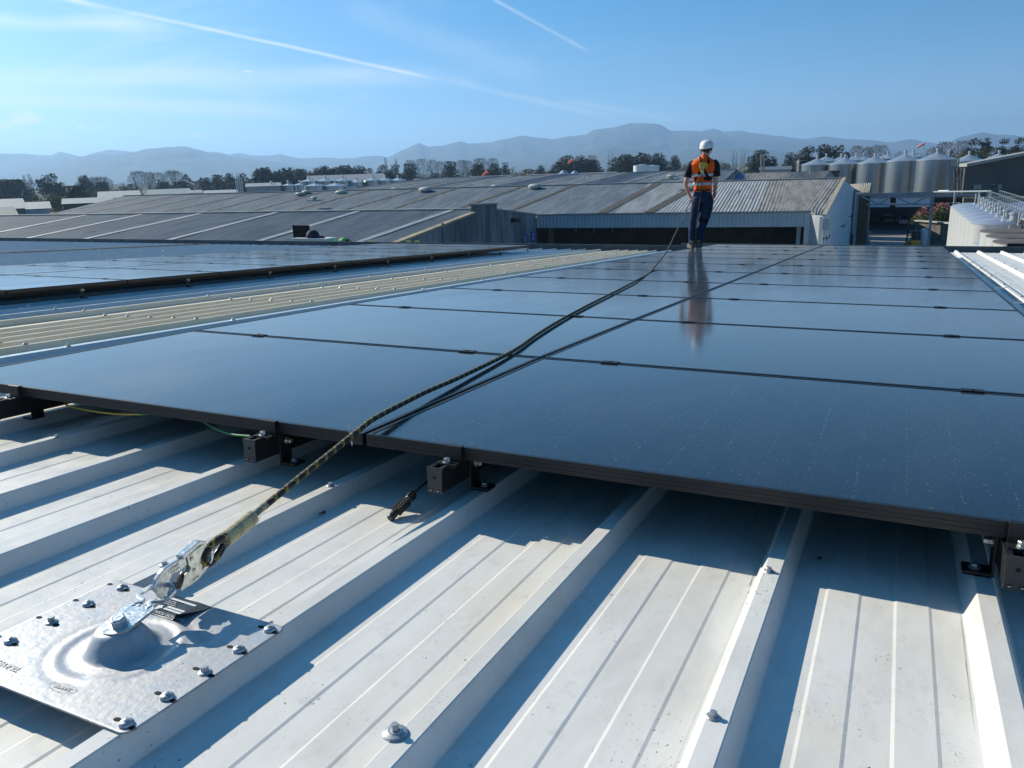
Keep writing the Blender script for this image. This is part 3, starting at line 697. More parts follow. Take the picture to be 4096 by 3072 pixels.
# rope --------------------------------------------------------------
def rope_mat(name, yellow=.5, ca=(.012, .012, .012), cb=(.55, .42, .06)):
    m = bpy.data.materials.new(name); m.use_nodes = True; t = m.node_tree; b = t.nodes['Principled BSDF']
    b.inputs['Roughness'].default_value = .7
    uv = N(t, 'ShaderNodeUVMap'); sp = N(t, 'ShaderNodeSeparateXYZ'); t.links.new(uv.outputs[0], sp.inputs[0])
    x, y = sp.outputs[0], sp.outputs[1]                       # x along in metres, y 0..1 around
    a1 = math_n(t, 'FRACT', math_n(t, 'ADD', math_n(t, 'MULTIPLY', x, 210), math_n(t, 'MULTIPLY', y, 8)))
    a2 = math_n(t, 'FRACT', math_n(t, 'SUBTRACT', math_n(t, 'MULTIPLY', x, 210), math_n(t, 'MULTIPLY', y, 8)))
    braid = math_n(t, 'MULTIPLY', math_n(t, 'SINE', math_n(t, 'MULTIPLY', a1, pi)), math_n(t, 'SINE', math_n(t, 'MULTIPLY', a2, pi)))
    b1 = math_n(t, 'FRACT', math_n(t, 'ADD', math_n(t, 'MULTIPLY', x, 26), y)); b2 = math_n(t, 'FRACT', math_n(t, 'SUBTRACT', math_n(t, 'MULTIPLY', x, 26), math_n(t, 'MULTIPLY', y, 1)))
    yel = math_n(t, 'MULTIPLY', math_n(t, 'MAXIMUM', maprange(t, b1, 1 - .30 * yellow * 2, 1 - .30 * yellow * 2 + .04), maprange(t, b2, 1 - .18 * yellow * 2, 1 - .18 * yellow * 2 + .04)), maprange(t, braid, .30, .45))
    mx = N(t, 'ShaderNodeMix', data_type='RGBA'); t.links.new(yel, mx.inputs[0]); mx.inputs[6].default_value = (*ca, 1); mx.inputs[7].default_value = (*cb, 1)
    t.links.new(mx.outputs[2], b.inputs['Base Color'])
    bu = N(t, 'ShaderNodeBump'); bu.inputs['Strength'].default_value = .9; bu.inputs['Distance'].default_value = .0012
    t.links.new(braid, bu.inputs['Height']); t.links.new(bu.outputs[0], b.inputs['Normal'])
    return m
M_ROPE = rope_mat('black and yellow rope', .38)
def catmull(P, step):
    P = [Vector(p) for p in P]; Q = [P[0] * 2 - P[1]] + P + [P[-1] * 2 - P[-2]]; out = []
    for i in range(1, len(Q) - 2):
        p0, p1, p2, p3 = Q[i - 1:i + 3]; n = max(2, int((p2 - p1).length / step))
        for k in range(n):
            t = k / n; out.append(.5 * ((2 * p1) + (p2 - p0) * t + (2 * p0 - 5 * p1 + 4 * p2 - p3) * t * t + (3 * p1 - p0 - 3 * p2 + p3) * t ** 3))
    out.append(P[-1]); return out
def rope(name, P, r, parent, step=.006, n=12, m=None, rfun=None):
    pts = catmull(P, step); mb = MB(); rs = [r if rfun is None else rfun(i / (len(pts) - 1)) for i in range(len(pts))]
    mb.tube(pts, rs, n, caps=True)
    o = mb.build(name, m or M_ROPE, parent, smooth=True)
    me = o.data; uvl = me.uv_layers.new(name='UVMap'); L = [0]
    for i in range(1, len(pts)): L.append(L[-1] + (pts[i] - pts[i - 1]).length)
    for poly in me.polygons:
        if len(poly.vertices) != 4: continue
        vi = [v for v in poly.vertices]; ks = [v % n for v in vi]; wrap = max(ks) - min(ks) > 1
        for li, v in zip(poly.loop_indices, vi):
            k = v % n; kk = n if (wrap and k == 0) else k
            uvl.data[li].uv = (L[v // n], kk / n)
    return o
def to_roof(p): return RX.inverted() @ p
line = thing('safety_rope', 'black and yellow safety rope running from the snap hook over the panels to the worker', 'rope', roof=True)
P = [SH(.385, .0430), R2(.420, .0630), R2(.474, .0705), R2(.5163, .0763), R2(.6235, .0899), R2(.706, .1015), R2(.749, .1075), Vector((.006, .087, .0150)), Vector((-.008, .163, .0150)), Vector((-.025, .262, .0135)), Vector((-.051, .434, .0115)), Vector((-.075, .693, .009)), Vector((-.13, 1.173, .010)), Vector((-.219, 1.604, .011)), Vector((-.309, 2.104, .012)),
     Vector((-.423, 2.84, .012)), Vector((-.546, 3.714, .012)), Vector((-.666, 4.50, .012))]
for (x, y, d) in ((2600, 1090, 6.95), (2631, 1052, 7.7), (2667, 1006, 8.7), (2697, 944, 9.7), (2728, 883, 10.7), (2754, 821, 11.6), (2764, 801, 11.85)):
    P.append(to_roof(CAM + ray(x, y).normalized() * d * 1.04))
rope('rope', P, .0070, line, .008)
E_ = [SH(.272, .0330), SH(.250, .0390), SH(.222, .0385), SH(.201, .0300), SH(.196, .0180), SH(.203, .0070), SH(.222, .0030), SH(.245, .0090), SH(.262, .0190), SH(.275, .0270)]
E2 = [A + (p - A) * 1 + NL * (.004 if i < 5 else -.002) for i, p in enumerate(E_)]
rope('eye_loop', E2, .0068, line, .003)
ctr = SH(.232, .022)
rope('thimble', [ctr + (p - ctr) * .70 for p in E2], .0052, line, .003, m=mat('black thimble', (.012, .012, .012), .25))
M_SLV = bpy.data.materials.new('clear heat shrink'); M_SLV.use_nodes = True; b_ = M_SLV.node_tree.nodes['Principled BSDF']
b_.inputs['Base Color'].default_value = (.80, .74, .55, 1); b_.inputs['Roughness'].default_value = .2; b_.inputs['Alpha'].default_value = .24
M_ROPEY = rope_mat('spliced rope core', .45, (.40, .34, .13), (.05, .045, .03))
rope('splice', [SH(.262, .0285), SH(.29, .0310), SH(.32, .0335), SH(.348, .0365)], .0142, line, .004, m=M_ROPEY)
rope('rope_neck', [SH(.345, .0375), SH(.37, .0415), SH(.39, .0435)], .0066, line, .004)
rope('heat_shrink', [SH(.255, .0285), SH(.28, .0300), SH(.32, .0335), SH(.350, .0370), SH(.362, .0400), SH(.375, .0420), SH(.390, .0437)], 0.016, line, .004, m=M_SLV,
     rfun=lambda t: .0160 if t < .68 else (.0160 - (t - .68) / .12 * .0065 if t < .8 else .0095))
mb = MB(); mb.tube([Vector((-.030, .062, -.002)), Vector((-.034, .050, .008)), Vector((-.028, .046, -.010))], .0012, 6); mb.tube([Vector((-.024, .047, -.03)), Vector((-.021, .045, -.040))], .0018, 6)
mb.build('loose_thread', mat('pale thread', (.6, .6, .55), .6), line)

# earth wire, connector, bits of leaf ------------------------------------------------
wire = thing('earth_wire', 'green and yellow earth wire slung below the left front panel edge', 'wire', roof=True)
mw = mat('earth green', (.015, .17, .04), .5); mw2 = mat('earth yellow', (.38, .27, .02), .5)
rope('yellow_run', [(-1.30, .20, -.085), (-1.20, .13, -.075), (-1.05, .09, -.067), (-.90, .075, -.060), (-.80, .08, -.052)], .0028, wire, .02, 8, mw2)
rope('green_run', [(-.80, .08, -.052), (-.72, .10, -.045), (-.60, .10, -.048), (-.50, .07, -.058), (-.42, .05, -.060), (-.335, .03, -.050)], .0028, wire, .02, 8, mw)
con = thing('cable_connector', 'black plug connector on a solar cable lying in the pan beside the centre rail', 'connector', (.16, .0, PAN), roof=True)
o3 = Vector((.16, 0, PAN))
C1, C2 = Vector((.1585, .038, -.132)), Vector((.1520, -.056, -.1635))
rope('cable', [Vector((.22, .24, -.09)) - o3, Vector((.192, .14, -.100)) - o3, Vector((.170, .078, -.116)) - o3, C1 - o3], .0032, con, .01, 10, mat('cable black', (.012, .012, .012), .35))
dq = (C2 - C1).normalized(); Lc = (C2 - C1).length; xx = dq.cross(Vector((0, 0, 1))).normalized(); yy = xx.cross(dq)
TC = frame(C1 - o3, xx, yy, dq)
mb = MB(); mb.lathe([(.005, 0), (.0085, .003), (.0098, .010), (.0098, .024), (.0085, .027)], 12, TC)
for k in range(8): mb.bar(TC @ Vector((.0100 * cos(k * pi / 4), .0100 * sin(k * pi / 4), .006)), TC @ Vector((.0100 * cos(k * pi / 4), .0100 * sin(k * pi / 4), .023)), .0022)
M_CON = mat('connector plastic', (.018, .018, .017), .42)
mb.build('gland_nut', M_CON, con)
mb = MB(); mb.lathe([(.0080, .026), (.0088, .030), (.0088, Lc - .022), (.0094, Lc - .020), (.0094, Lc - .004), (.0075, Lc)], 12, TC)
for k in range(5): mb.box(-.0094, .0094, -.0030, .0030, .034 + k * .0100, .039 + k * .0100, TC)
for s_ in (-1, 1): mb.box(s_ * .0080 - .0015, s_ * .0080 + .0015, -.0094, .0094, .030, Lc - .024, TC)
mb.build('connector_body', M_CON, con)
mb = MB()
for k in range(5): mb.box(-.0045, .0045, .0088, .0094, .0345 + k * .0100, .0405 + k * .0100, TC); mb.box(.0093, .0099, -.0042, .0042, .0345 + k * .0100, .0395 + k * .0100, TC)
mb.build('grip_slots', mat('slot dark', (.002, .002, .002), .9), con)
def leaf(u, v, w, s, label, c=(.05, .03, .015)):
    mb = MB(); rr = random.Random(int(u * 1000))
    for k in range(4):
        a = rr.uniform(0, 6); q = Vector((cos(a), sin(a), rr.uniform(.1, .5))) * s
        r2 = Vector((-sin(a), cos(a), rr.uniform(-.2, .5))) * s * .5
        mb.add([Vector((0, 0, .001)), q + r2, q * 1.3 + Vector((0, 0, s * .3)), q - r2], [(0, 1, 2), (0, 2, 3)])
    o = mb.build('dead_leaf', mat('dry leaf', c, .8), None); o.matrix_world = RX @ Matrix.Translation((u, v, w)); tag(o, label, 'leaf'); return o
leaf(-.02, -.088, PAN + .002, .010, 'curled brown leaf in the pan left of the centre rail')
leaf(1.045, .145, PAN + .002, .011, 'curled brown leaf beside the rib under the right panel')
leaf(1.16, -.50, PAN + .002, .007, 'small dark crumb of lichen near the bottom edge right of centre', (.02, .02, .022))
for k, v in enumerate((3.1, 4.2, 5.3, 6.4, 7.5, 8.6)):               # white cable hangers at the right array edge
    mb = MB(); mb.tube([(1.76, v, -.03), (1.84, v - .02, -.028), (1.87, v, -.02), (1.90, v + .1, .0)], .003, 6)
    o = mb.build('wire_hook', mat('white wire', (.6, .62, .62), .4), None, roof=True)
    tag(o, f'thin pale wire hook off the right panel edge, {ORD[k]} one back', 'hook', 'wire hooks at the right panel edge')

# ------------------------------------------------------------------ the worker
def skin(nodes, edges, name, m, parent, sub=2, root=None):
    names = list(nodes); me = bpy.data.meshes.new(name)
    me.from_pydata([nodes[k][0] for k in names], [(names.index(a), names.index(b)) for a, b in edges], []); me.update()
    o = bpy.data.objects.new(name, me); COL.objects.link(o)
    sk = o.modifiers.new('skin', 'SKIN'); sk.use_smooth_shade = True
    for i, k in enumerate(names):
        d = me.skin_vertices[0].data[i]; r = nodes[k][1]; d.radius = r if isinstance(r, tuple) else (r, r); d.use_root = (k == root)
    s2 = o.modifiers.new('sub', 'SUBSURF'); s2.levels = s2.render_levels = sub
    dg = bpy.context.evaluated_depsgraph_get(); me2 = bpy.data.meshes.new_from_object(o.evaluated_get(dg))
    bpy.data.objects.remove(o); me2.name = name; me2.materials.clear(); me2.materials.append(m)
    me2.polygons.foreach_set('use_smooth', [True] * len(me2.polygons))
    return link(name, me2, parent)
def loft(secs, n=20, cap=True):
    """secs: (cx, cy, z, rx, ry)"""
    mb = MB(); r0 = len(mb.v)
    for cx, cy, z, rx, ry in secs:
        for k in range(n):
            a = 2 * pi * k / n; mb.v.append((cx + rx * cos(a), cy + ry * sin(a), z))
    for i in range(len(secs) - 1):
        for k in range(n): a = i * n; mb.f.append((a + k, a + (k + 1) % n, a + n + (k + 1) % n, a + n + k))
    if cap: mb.f.append(tuple(reversed(range(n)))); e = (len(secs) - 1) * n; mb.f.append(tuple(e + k for k in range(n)))
    return mb
def tubes(mb, pts):
    """tapered limb along (pos, r)"""
    mb.tube([p for p, r in pts], [r for p, r in pts], 14); return mb
def smooth_sub(o, lv=1):
    s_ = o.modifiers.new('sub', 'SUBSURF'); s_.levels = s_.render_levels = lv; return o
def cloth_mat(name, col, sc=14, st=.5, rough=.8, bands=None):
    m = mat(name, col, rough, 0, .2, var=.3, vscale=9, bump=st, bscale=sc)
    return m
def folds(o, amp, fx=9, fz=22):
    me = o.data; me.calc_loop_triangles() if False else None
    for v in me.vertices:
        n_ = v.normal; q = v.co; d = noise.noise(Vector((q.x * fx, q.y * fx, q.z * fz + q.x * 8))) + .5 * noise.noise(Vector((q.x * 2.2 * fx, q.y * fx, q.z * 2 * fz)))
        v.co = q + n_ * d * amp
def dense(mb):                                      # cut long quads once so that folds have something to bend
    me = bpy.data.meshes.new('t'); me.from_pydata(mb.v, [], mb.f); bm = bmesh.new(); bm.from_mesh(me); bmesh.ops.subdivide_edges(bm, edges=bm.edges[:], cuts=2, use_grid_fill=True, smooth=.3); bm.to_mesh(me); bm.free()
    r = MB(); r.v = [tuple(v.co) for v in me.vertices]; r.f = [tuple(p.vertices) for p in me.polygons]; return r
FOOT = RX @ Vector((-1.685, 10.84, .0035))
per = thing('person', 'worker in orange vest and white helmet standing on the panels, back turned', 'person', FOOT, rad(18))
M_SKIN = mat('skin', (.52, .30, .22), .55, var=.12, vscale=12)
nodes = {'pelvis': ((.085, 0, .80), .085), 'waist': ((.085, .0, .92), .085), 'chest': ((.085, -.005, 1.12), .10), 'collar': ((.09, 0, 1.27), .075), 'neck': ((.10, .012, 1.345), .043), 'headb': ((.115, .03, 1.40), .062), 'headt': ((.122, .04, 1.49), .070),
         'ls': ((-.075, 0, 1.255), .050), 'lua': ((-.130, -.01, 1.11), .042), 'le': ((-.172, -.02, .955), .034), 'lfa': ((-.140, .03, .86), .030), 'lw': ((-.095, .06, .775), .021), 'lp': ((-.078, .07, .735), .024),
         'rs': ((.250, 0, 1.245), .050), 'rua': ((.268, -.01, 1.10), .042), 're': ((.270, -.02, .945), .034), 'rfa': ((.270, .02, .85), .030), 'rw': ((.264, .05, .765), .021), 'rp': ((.262, .06, .722), .024),
         'lh': ((.005, 0, .72), .070), 'lk': ((-.045, .02, .385), .046), 'lc': ((-.055, -.01, .25), .045), 'la': ((-.055, -.01, .08), .030), 'lt': ((-.075, .10, .03), .028),
         'rh': ((.150, 0, .72), .070), 'rk': ((.118, .05, .400), .046), 'rc': ((.075, .01, .25), .045), 'ra': ((.052, -.02, .08), .030), 'rt': ((.075, .09, .03), .028)}
edges = [('pelvis', 'waist'), ('waist', 'chest'), ('chest', 'collar'), ('collar', 'neck'), ('neck', 'headb'), ('headb', 'headt'), ('collar', 'ls'), ('ls', 'lua'), ('lua', 'le'), ('le', 'lfa'), ('lfa', 'lw'), ('lw', 'lp'),
         ('collar', 'rs'), ('rs', 'rua'), ('rua', 're'), ('re', 'rfa'), ('rfa', 'rw'), ('rw', 'rp'), ('pelvis', 'lh'), ('lh', 'lk'), ('lk', 'lc'), ('lc', 'la'), ('la', 'lt'), ('pelvis', 'rh'), ('rh', 'rk'), ('rk', 'rc'), ('rc', 'ra'), ('ra', 'rt')]
skin(nodes, edges, 'body', M_SKIN, per, 2, 'pelvis')
for sd, px_, py_, pz_ in ((-1, -.078, .07, .735), (1, .262, .06, .722)):              # fingers, curled
    mb = MB()
    for k in range(4):
        x0 = px_ + (-.013 + .0085 * k) * (1 if sd > 0 else -1); Lf = (.036, .044, .041, .032)[k]
        p0 = Vector((x0 * .3 + px_ * .7, py_ - .014 + .010 * k, pz_ - .012)); p1 = p0 + Vector((-.004 * sd, .004, -Lf * .5)); p2 = p1 + Vector((-.012 * sd, .008, -Lf * .35)); p3 = p2 + Vector((-.012 * sd, .006, Lf * .05))
        mb.tube([p0, p1, p2, p3], [.0075, .007, .0062, .005], 8)
    t0 = Vector((px_ - .006 * sd, py_ + .018, pz_ + .008)); mb.tube([t0, t0 + Vector((-.012 * sd, .014, -.016)), t0 + Vector((-.020 * sd, .014, -.032))], [.009, .008, .006], 8)
    mb.build('fingers', M_SKIN, per, smooth=True)
# jeans
M_JEAN = cloth_mat('denim', (.016, .033, .078), 22, .8)
mb = loft([(.088, 0, .855, .128, .098), (.088, -.004, .80, .138, .106), (.090, -.012, .74, .150, .118), (.088, -.006, .69, .150, .108), (.084, 0, .665, .12, .085)], 22)
tubes(mb, [((.018, 0, .72), .082), ((.000, .005, .60), .078), ((-.022, .012, .50), .068), ((-.040, .022, .40), .061), ((-.050, .010, .34), .056), ((-.055, -.006, .26), .054), ((-.056, -.010, .16), .048), ((-.055, -.010, .085), .050), ((-.055, -.008, .060), .052)])
tubes(mb, [((.152, 0, .72), .090), ((.158, .010, .62), .088), ((.146, .030, .50), .078), ((.122, .048, .41), .069), ((.105, .036, .34), .060), ((.080, .010, .26), .056), ((.062, -.012, .16), .050), ((.052, -.020, .085), .052), ((.052, -.018, .060), .054)])
mb = dense(mb); jo = mb.build('jeans', M_JEAN, per, smooth=True); folds(jo, .011); smooth_sub(jo)
M_KNEE = cloth_mat('knee patch', (.012, .014, .02), 30, .6)
mb = MB(); mb.lathe([(.064, -.045), (.0745, -.02), (.0745, .02), (.070, .05)], 16, Matrix.Translation((.120, .046, .415)) @ Matrix.Rotation(rad(14), 4, 'Y'), cap=False)
mb.lathe([(.058, -.03), (.063, -.01), (.063, .015), (.060, .03)], 16, Matrix.Translation((-.040, .022, .385)) @ Matrix.Rotation(rad(6), 4, 'Y'), cap=False)
mb.build('knee_pad', M_KNEE, per, smooth=True)
# boots
M_BOOT = mat('dusty boots', (.17, .14, .105), .8, var=.4, vscale=30)
for bx, by, yaw in ((-.058, .012, .18), (.056, .004, -.22)):
    T = Matrix.Translation((bx, by, 0)) @ Matrix.Rotation(yaw, 4, 'Z')
    mb = MB(); n = 16
    for z, y0, y1, rx in ((.0, -.075, .175, .044), (.022, -.078, .178, .047), (.045, -.074, .165, .046), (.065, -.068, .10, .043), (.085, -.062, .05, .041), (.12, -.06, .035, .042)):
        for k in range(n):
            a = 2 * pi * k / n; mb.v.append(tuple(T @ Vector((rx * cos(a), (y0 + y1) / 2 - .02 + (y1 - y0) / 2 * sin(a), z))))
    for i in range(5):
        for k in range(n): a = i * n; mb.f.append((a + k, a + (k + 1) % n, a + n + (k + 1) % n, a + n + k))
    mb.f.append(tuple(reversed(range(n)))); mb.f.append(tuple(5 * n + k for k in range(n)))
    b_ = mb.build('boot', M_BOOT, per, smooth=True)
# shirt with short sleeves
M_SHIRT = cloth_mat('black shirt', (.013, .013, .018), 20, .6)
mb = loft([(.088, 0, .86, .120, .094), (.086, 0, .95, .118, .094), (.086, -.004, 1.06, .132, .100), (.087, -.010, 1.16, .150, .106), (.088, -.008, 1.24, .158, .094), (.092, 0, 1.295, .110, .075), (.096, .006, 1.33, .060, .056)], 22)
tubes(mb, [((-.040, 0, 1.255), .052), ((-.084, -.004, 1.225), .056), ((-.118, -.010, 1.16), .058), ((-.140, -.014, 1.085), .057), ((-.150, -.016, 1.045), .060)])
tubes(mb, [((.215, 0, 1.262), .058), ((.258, -.004, 1.225), .062), ((.270, -.010, 1.15), .059), ((.276, -.014, 1.085), .058), ((.278, -.016, 1.045), .061)])
mb = dense(mb); jo = mb.build('shirt', M_SHIRT, per, smooth=True); folds(jo, .007); smooth_sub(jo)
# vest: orange with silver bands as own strips
M_OR = cloth_mat('hi vis orange', (1.0, .125, .008), 16, .7, .7); M_SIL = mat('reflective tape', (.52, .53, .55), .35, .3)
VS = [(.088, 0, .835, .134, .108), (.087, 0, .90, .132, .107), (.086, 0, .97, .131, .107), (.086, -.004, 1.06, .143, .112), (.078, -.010, 1.16, .180, .121), (.074, -.010, 1.235, .186, .114), (.080, -.006, 1.278, .158, .100), (.092, -.004, 1.31, .104, .084), (.096, .004, 1.345, .058, .058), (.098, .008, 1.365, .050, .050)]
mb = dense(loft(VS, 26, cap=False)); vo = mb.build('vest', M_OR, per, smooth=True); folds(vo, .006, 7, 16); smooth_sub(vo)
def vsec(z):
    for a, b in zip(VS, VS[1:]):
        if a[2] <= z <= b[2]:
            t = (z - a[2]) / (b[2] - a[2]); return [a[i] + (b[i] - a[i]) * t for i in range(5)]
    return VS[-1]
def ring_strip(z0, z1, off, a0=0, a1=360, name='tape', m=M_SIL, slope=0.0, n=36):
    mb = MB()
    for i in range(n + 1):
        a = rad(a0 + (a1 - a0) * i / n)
        for z in (z0, z1):
            zz = z + slope * cos(a); cx, cy, _, rx, ry = vsec(zz); mb.v.append((cx + (rx + off) * cos(a), cy + (ry + off) * sin(a), zz))
    for i in range(n): mb.f.append((2 * i, 2 * i + 1, 2 * i + 3, 2 * i + 2))
    o = mb.build(name, m, vo, smooth=True); s_ = o.modifiers.new('s', 'SOLIDIFY'); s_.thickness = .003; return o
ring_strip(.925, .968, .007); ring_strip(1.055, 1.095, .007, 180, 360)
# harness
hz = bpy.data.objects.new('harness', None)
M_WEB = cloth_mat('black webbing', (.010, .010, .011), 60, .4); 
def back(x, z, off=.010):                         # a point on the back surface of the vest
    cx, cy, _, rx, ry = vsec(min(max(z, .84), 1.36)); q = max(-.98, min(.98, (x - cx) / rx)); return Vector((x, cy - (ry + off) * sqrt(1 - q * q), z))
def strap(pts, w, name='harness_strap', off=.010, m=None):
    P_ = catmull([back(x, z, off) for x, z in pts], .02); mb = MB()
    for i, p in enumerate(P_):
        d = (P_[min(i + 1, len(P_) - 1)] - P_[max(i - 1, 0)]).normalized(); cx, cy, _, rx, ry = vsec(min(max(p.z, .84), 1.36)); nrm = Vector(((p.x - cx) / rx ** 2, (p.y - cy) / ry ** 2, 0)).normalized(); sdv = d.cross(nrm).normalized()
        mb.v += [tuple(p - sdv * w / 2), tuple(p + sdv * w / 2)]
    for i in range(len(P_) - 1): mb.f.append((2 * i, 2 * i + 1, 2 * i + 3, 2 * i + 2))
    o = mb.build(name, m or M_WEB, per, smooth=True); s_ = o.modifiers.new('s', 'SOLIDIFY'); s_.thickness = .006; s_.offset = 0; return o
strap([(.020, 1.335), (.030, 1.27), (.060, 1.20), (.11, 1.10), (.16, 1.04), (.20, 1.02)], .036)
strap([(.165, 1.335), (.150, 1.28), (.105, 1.20), (.03, 1.12), (-.02, 1.05), (-.040, .99)], .038)
strap([(.215, 1.04), (.15, 1.015), (.09, 1.035)], .050)
strap([(-.01, .865), (.085, .850), (.19, .865)], .030, m=mat('belt', (.02, .016, .012), .6))
mb = MB(); cpt = back(.062, 1.215, .018)
mb.box(cpt.x - .045, cpt.x + .055, cpt.y - .020, cpt.y + .004, 1.165, 1.255); mb.box(cpt.x - .028, cpt.x + .022, cpt.y - .018, cpt.y + .004, 1.105, 1.17); mb.box(cpt.x + .02, cpt.x + .075, cpt.y - .018, cpt.y + .004, 1.185, 1.245)
mb.build('energy_absorber', mat('yellow pack', (.60, .42, .03), .6, var=.4, vscale=25, bump=.6, bscale=50), per, bevel=.012)
mb = MB(); mb.tube([Vector((cpt.x + .012 * cos(a), cpt.y - .028, 1.19 + .022 * sin(a))) for a in [2 * pi * k / 16 for k in range(17)]], .0045, 8, caps=False); mb.box(cpt.x - .010, cpt.x + .012, cpt.y - .034, cpt.y - .022, 1.085, 1.135)
mb.build('back_ring', M_ZINC, per, smooth=False)
# hair, helmet
mb = MB(); mb.lathe([(.001, -.085), (.045, -.075), (.066, -.040), (.078, .0), (.078, .03)], 20, Matrix.Translation((.120, .030, 1.460)) @ Matrix.Diagonal((1, 1.12, 1, 1)))
mb.build('hair', mat('brown hair', (.05, .028, .018), .8, bump=.6, bscale=70), per, smooth=True)
TH = Matrix.Translation((.126, .035, 1.475)) @ Matrix.Rotation(rad(9), 4, 'X') @ Matrix.Rotation(rad(-5), 4, 'Y') @ Matrix.Diagonal((1, 1.18, 1, 1))
mb = MB(); mb.lathe([(.104, -.008), (.101, .004), (.099, .020), (.094, .045), (.082, .070), (.062, .088), (.036, .099), (.010, .102)], 28, TH)
he = mb.build('helmet', mat('white helmet', (.72, .73, .72), .35, var=.06, vscale=12), per, smooth=True)
for k in (-1, 1):
    mb = MB(); mb.bar(TH @ Vector((.030 * k, -.080, .066)), TH @ Vector((.034 * k, .02, .096)), .010, .006); mb.build('helmet_ridge', MATS['white helmet'], he)
mb = MB(); mb.lathe([(.016, 0), (.014, .005)], 14, Matrix.Translation((.208, .0, 1.513)) @ Matrix.Rotation(rad(75), 4, 'Y')); mb.build('ear_disc', M_BLACKM, he)
mb = MB()
for k in (-1, 1): mb.tube([TH @ Vector((.088 * k, -.02, .0)), Vector((.118 + .075 * k, .02, 1.40)), Vector((.115 + .045 * k, .06, 1.36))], .005, 6)
mb.build('chin_strap', M_WEB, he)
mb = MB()
for k in (-1, 1): mb.lathe([(.006, -.020), (.014, -.01), (.014, .012), (.006, .022)], 10, Matrix.Translation((.121 + .078 * k, .035, 1.435)) @ Matrix.Diagonal((.6, 1, 1, 1)))
mb.build('ear', M_SKIN, per, smooth=True)
mb = MB(); mb.lathe([(.004, 0), (.012, .012), (.009, .030), (.004, .040)], 8, Matrix.Translation((.120, .108, 1.415))); mb.build('nose', M_SKIN, per, smooth=True)
# the second fall of rope from the harness ring to the heel, and the bight at the hip
PM = per.matrix_world.copy()
rope('hanging_rope', [(cpt.x, cpt.y - .03, 1.09), (.052, -.135, .95), (.048, -.14, .84), (.035, -.145, .70), (.020, -.12, .55), (.000, -.09, .40), (-.002, -.08, .25), (-.012, -.07, .12), (-.035, -.055, .055), (-.10, -.02, .03)], .0062, per, .01, 8)
rope('hip_rope', [(cpt.x - .02, cpt.y - .02, 1.09), (.02, -.135, 1.0), (-.01, -.12, .90), (-.045, -.06, .80), (-.070, .03, .745)], .0062, per, .01, 8)

# ------------------------------------------------------------------ ground, hills, haze
def sheet_mat(name, c1, c2, sc, c3=None, sc3=.002): return mat(name, c1, .9, 0, .2, col2=c2, vscale=sc)
g = bpy.data.meshes.new('ground')
R_ = 14000
g.from_pydata([(-R_, -R_, GROUND), (R_, -R_, GROUND), (R_, R_, GROUND), (-R_, R_, GROUND)], [], [(0, 1, 2, 3)])
g.materials.append(mat('farmland', (.115, .115, .06), .95, 0, .1, col2=(.20, .17, .095), vscale=.012))
kind(link('ground', g), 'structure')
az0 = rad(-5); E1 = Vector((cos(az0), -sin(az0), 0)); E2 = Vector((sin(az0), cos(az0), 0)); ZU = Vector((0, 0, 1))
F0 = at_z(3239, 843, CAM.z - 4.0); F0.z = CAM.z
BM = frame(F0, E1, E2, ZU)                      # x along the ridges, y away, z = height relative to the camera
GZ = -10.7
def Bp(a, b, z): return BM @ Vector((a, b, z))
def bthing(name, label, cat, a, b, z=GZ, rz=0, group=None):
    o = bpy.data.objects.new(name, None); COL.objects.link(o); o.matrix_world = BM @ Matrix.Translation((a, b, z)) @ Matrix.Rotation(rz, 4, 'Z'); return tag(o, label, cat, group)
yard = MB(); yard.quad(*[BM @ Vector(p) for p in ((-150, -90, GZ + .02), (90, -90, GZ + .02), (90, 260, GZ + .02), (-150, 260, GZ + .02))])
kind(yard.build('yard', mat('yard concrete', (.30, .29, .27), .85, 0, .2, col2=(.22, .215, .20), vscale=.25)), 'structure')
rd = MB(); c_ = [at_z(3380, 930, GROUND + .03), at_z(3700, 915, GROUND + .03), at_z(3660, 885, GROUND + .03), at_z(3420, 892, GROUND + .03)]
M_HILL = mat('hill scrub', (.045, .055, .040), .95, 0, .1, col2=(.085, .08, .055), vscale=.004)
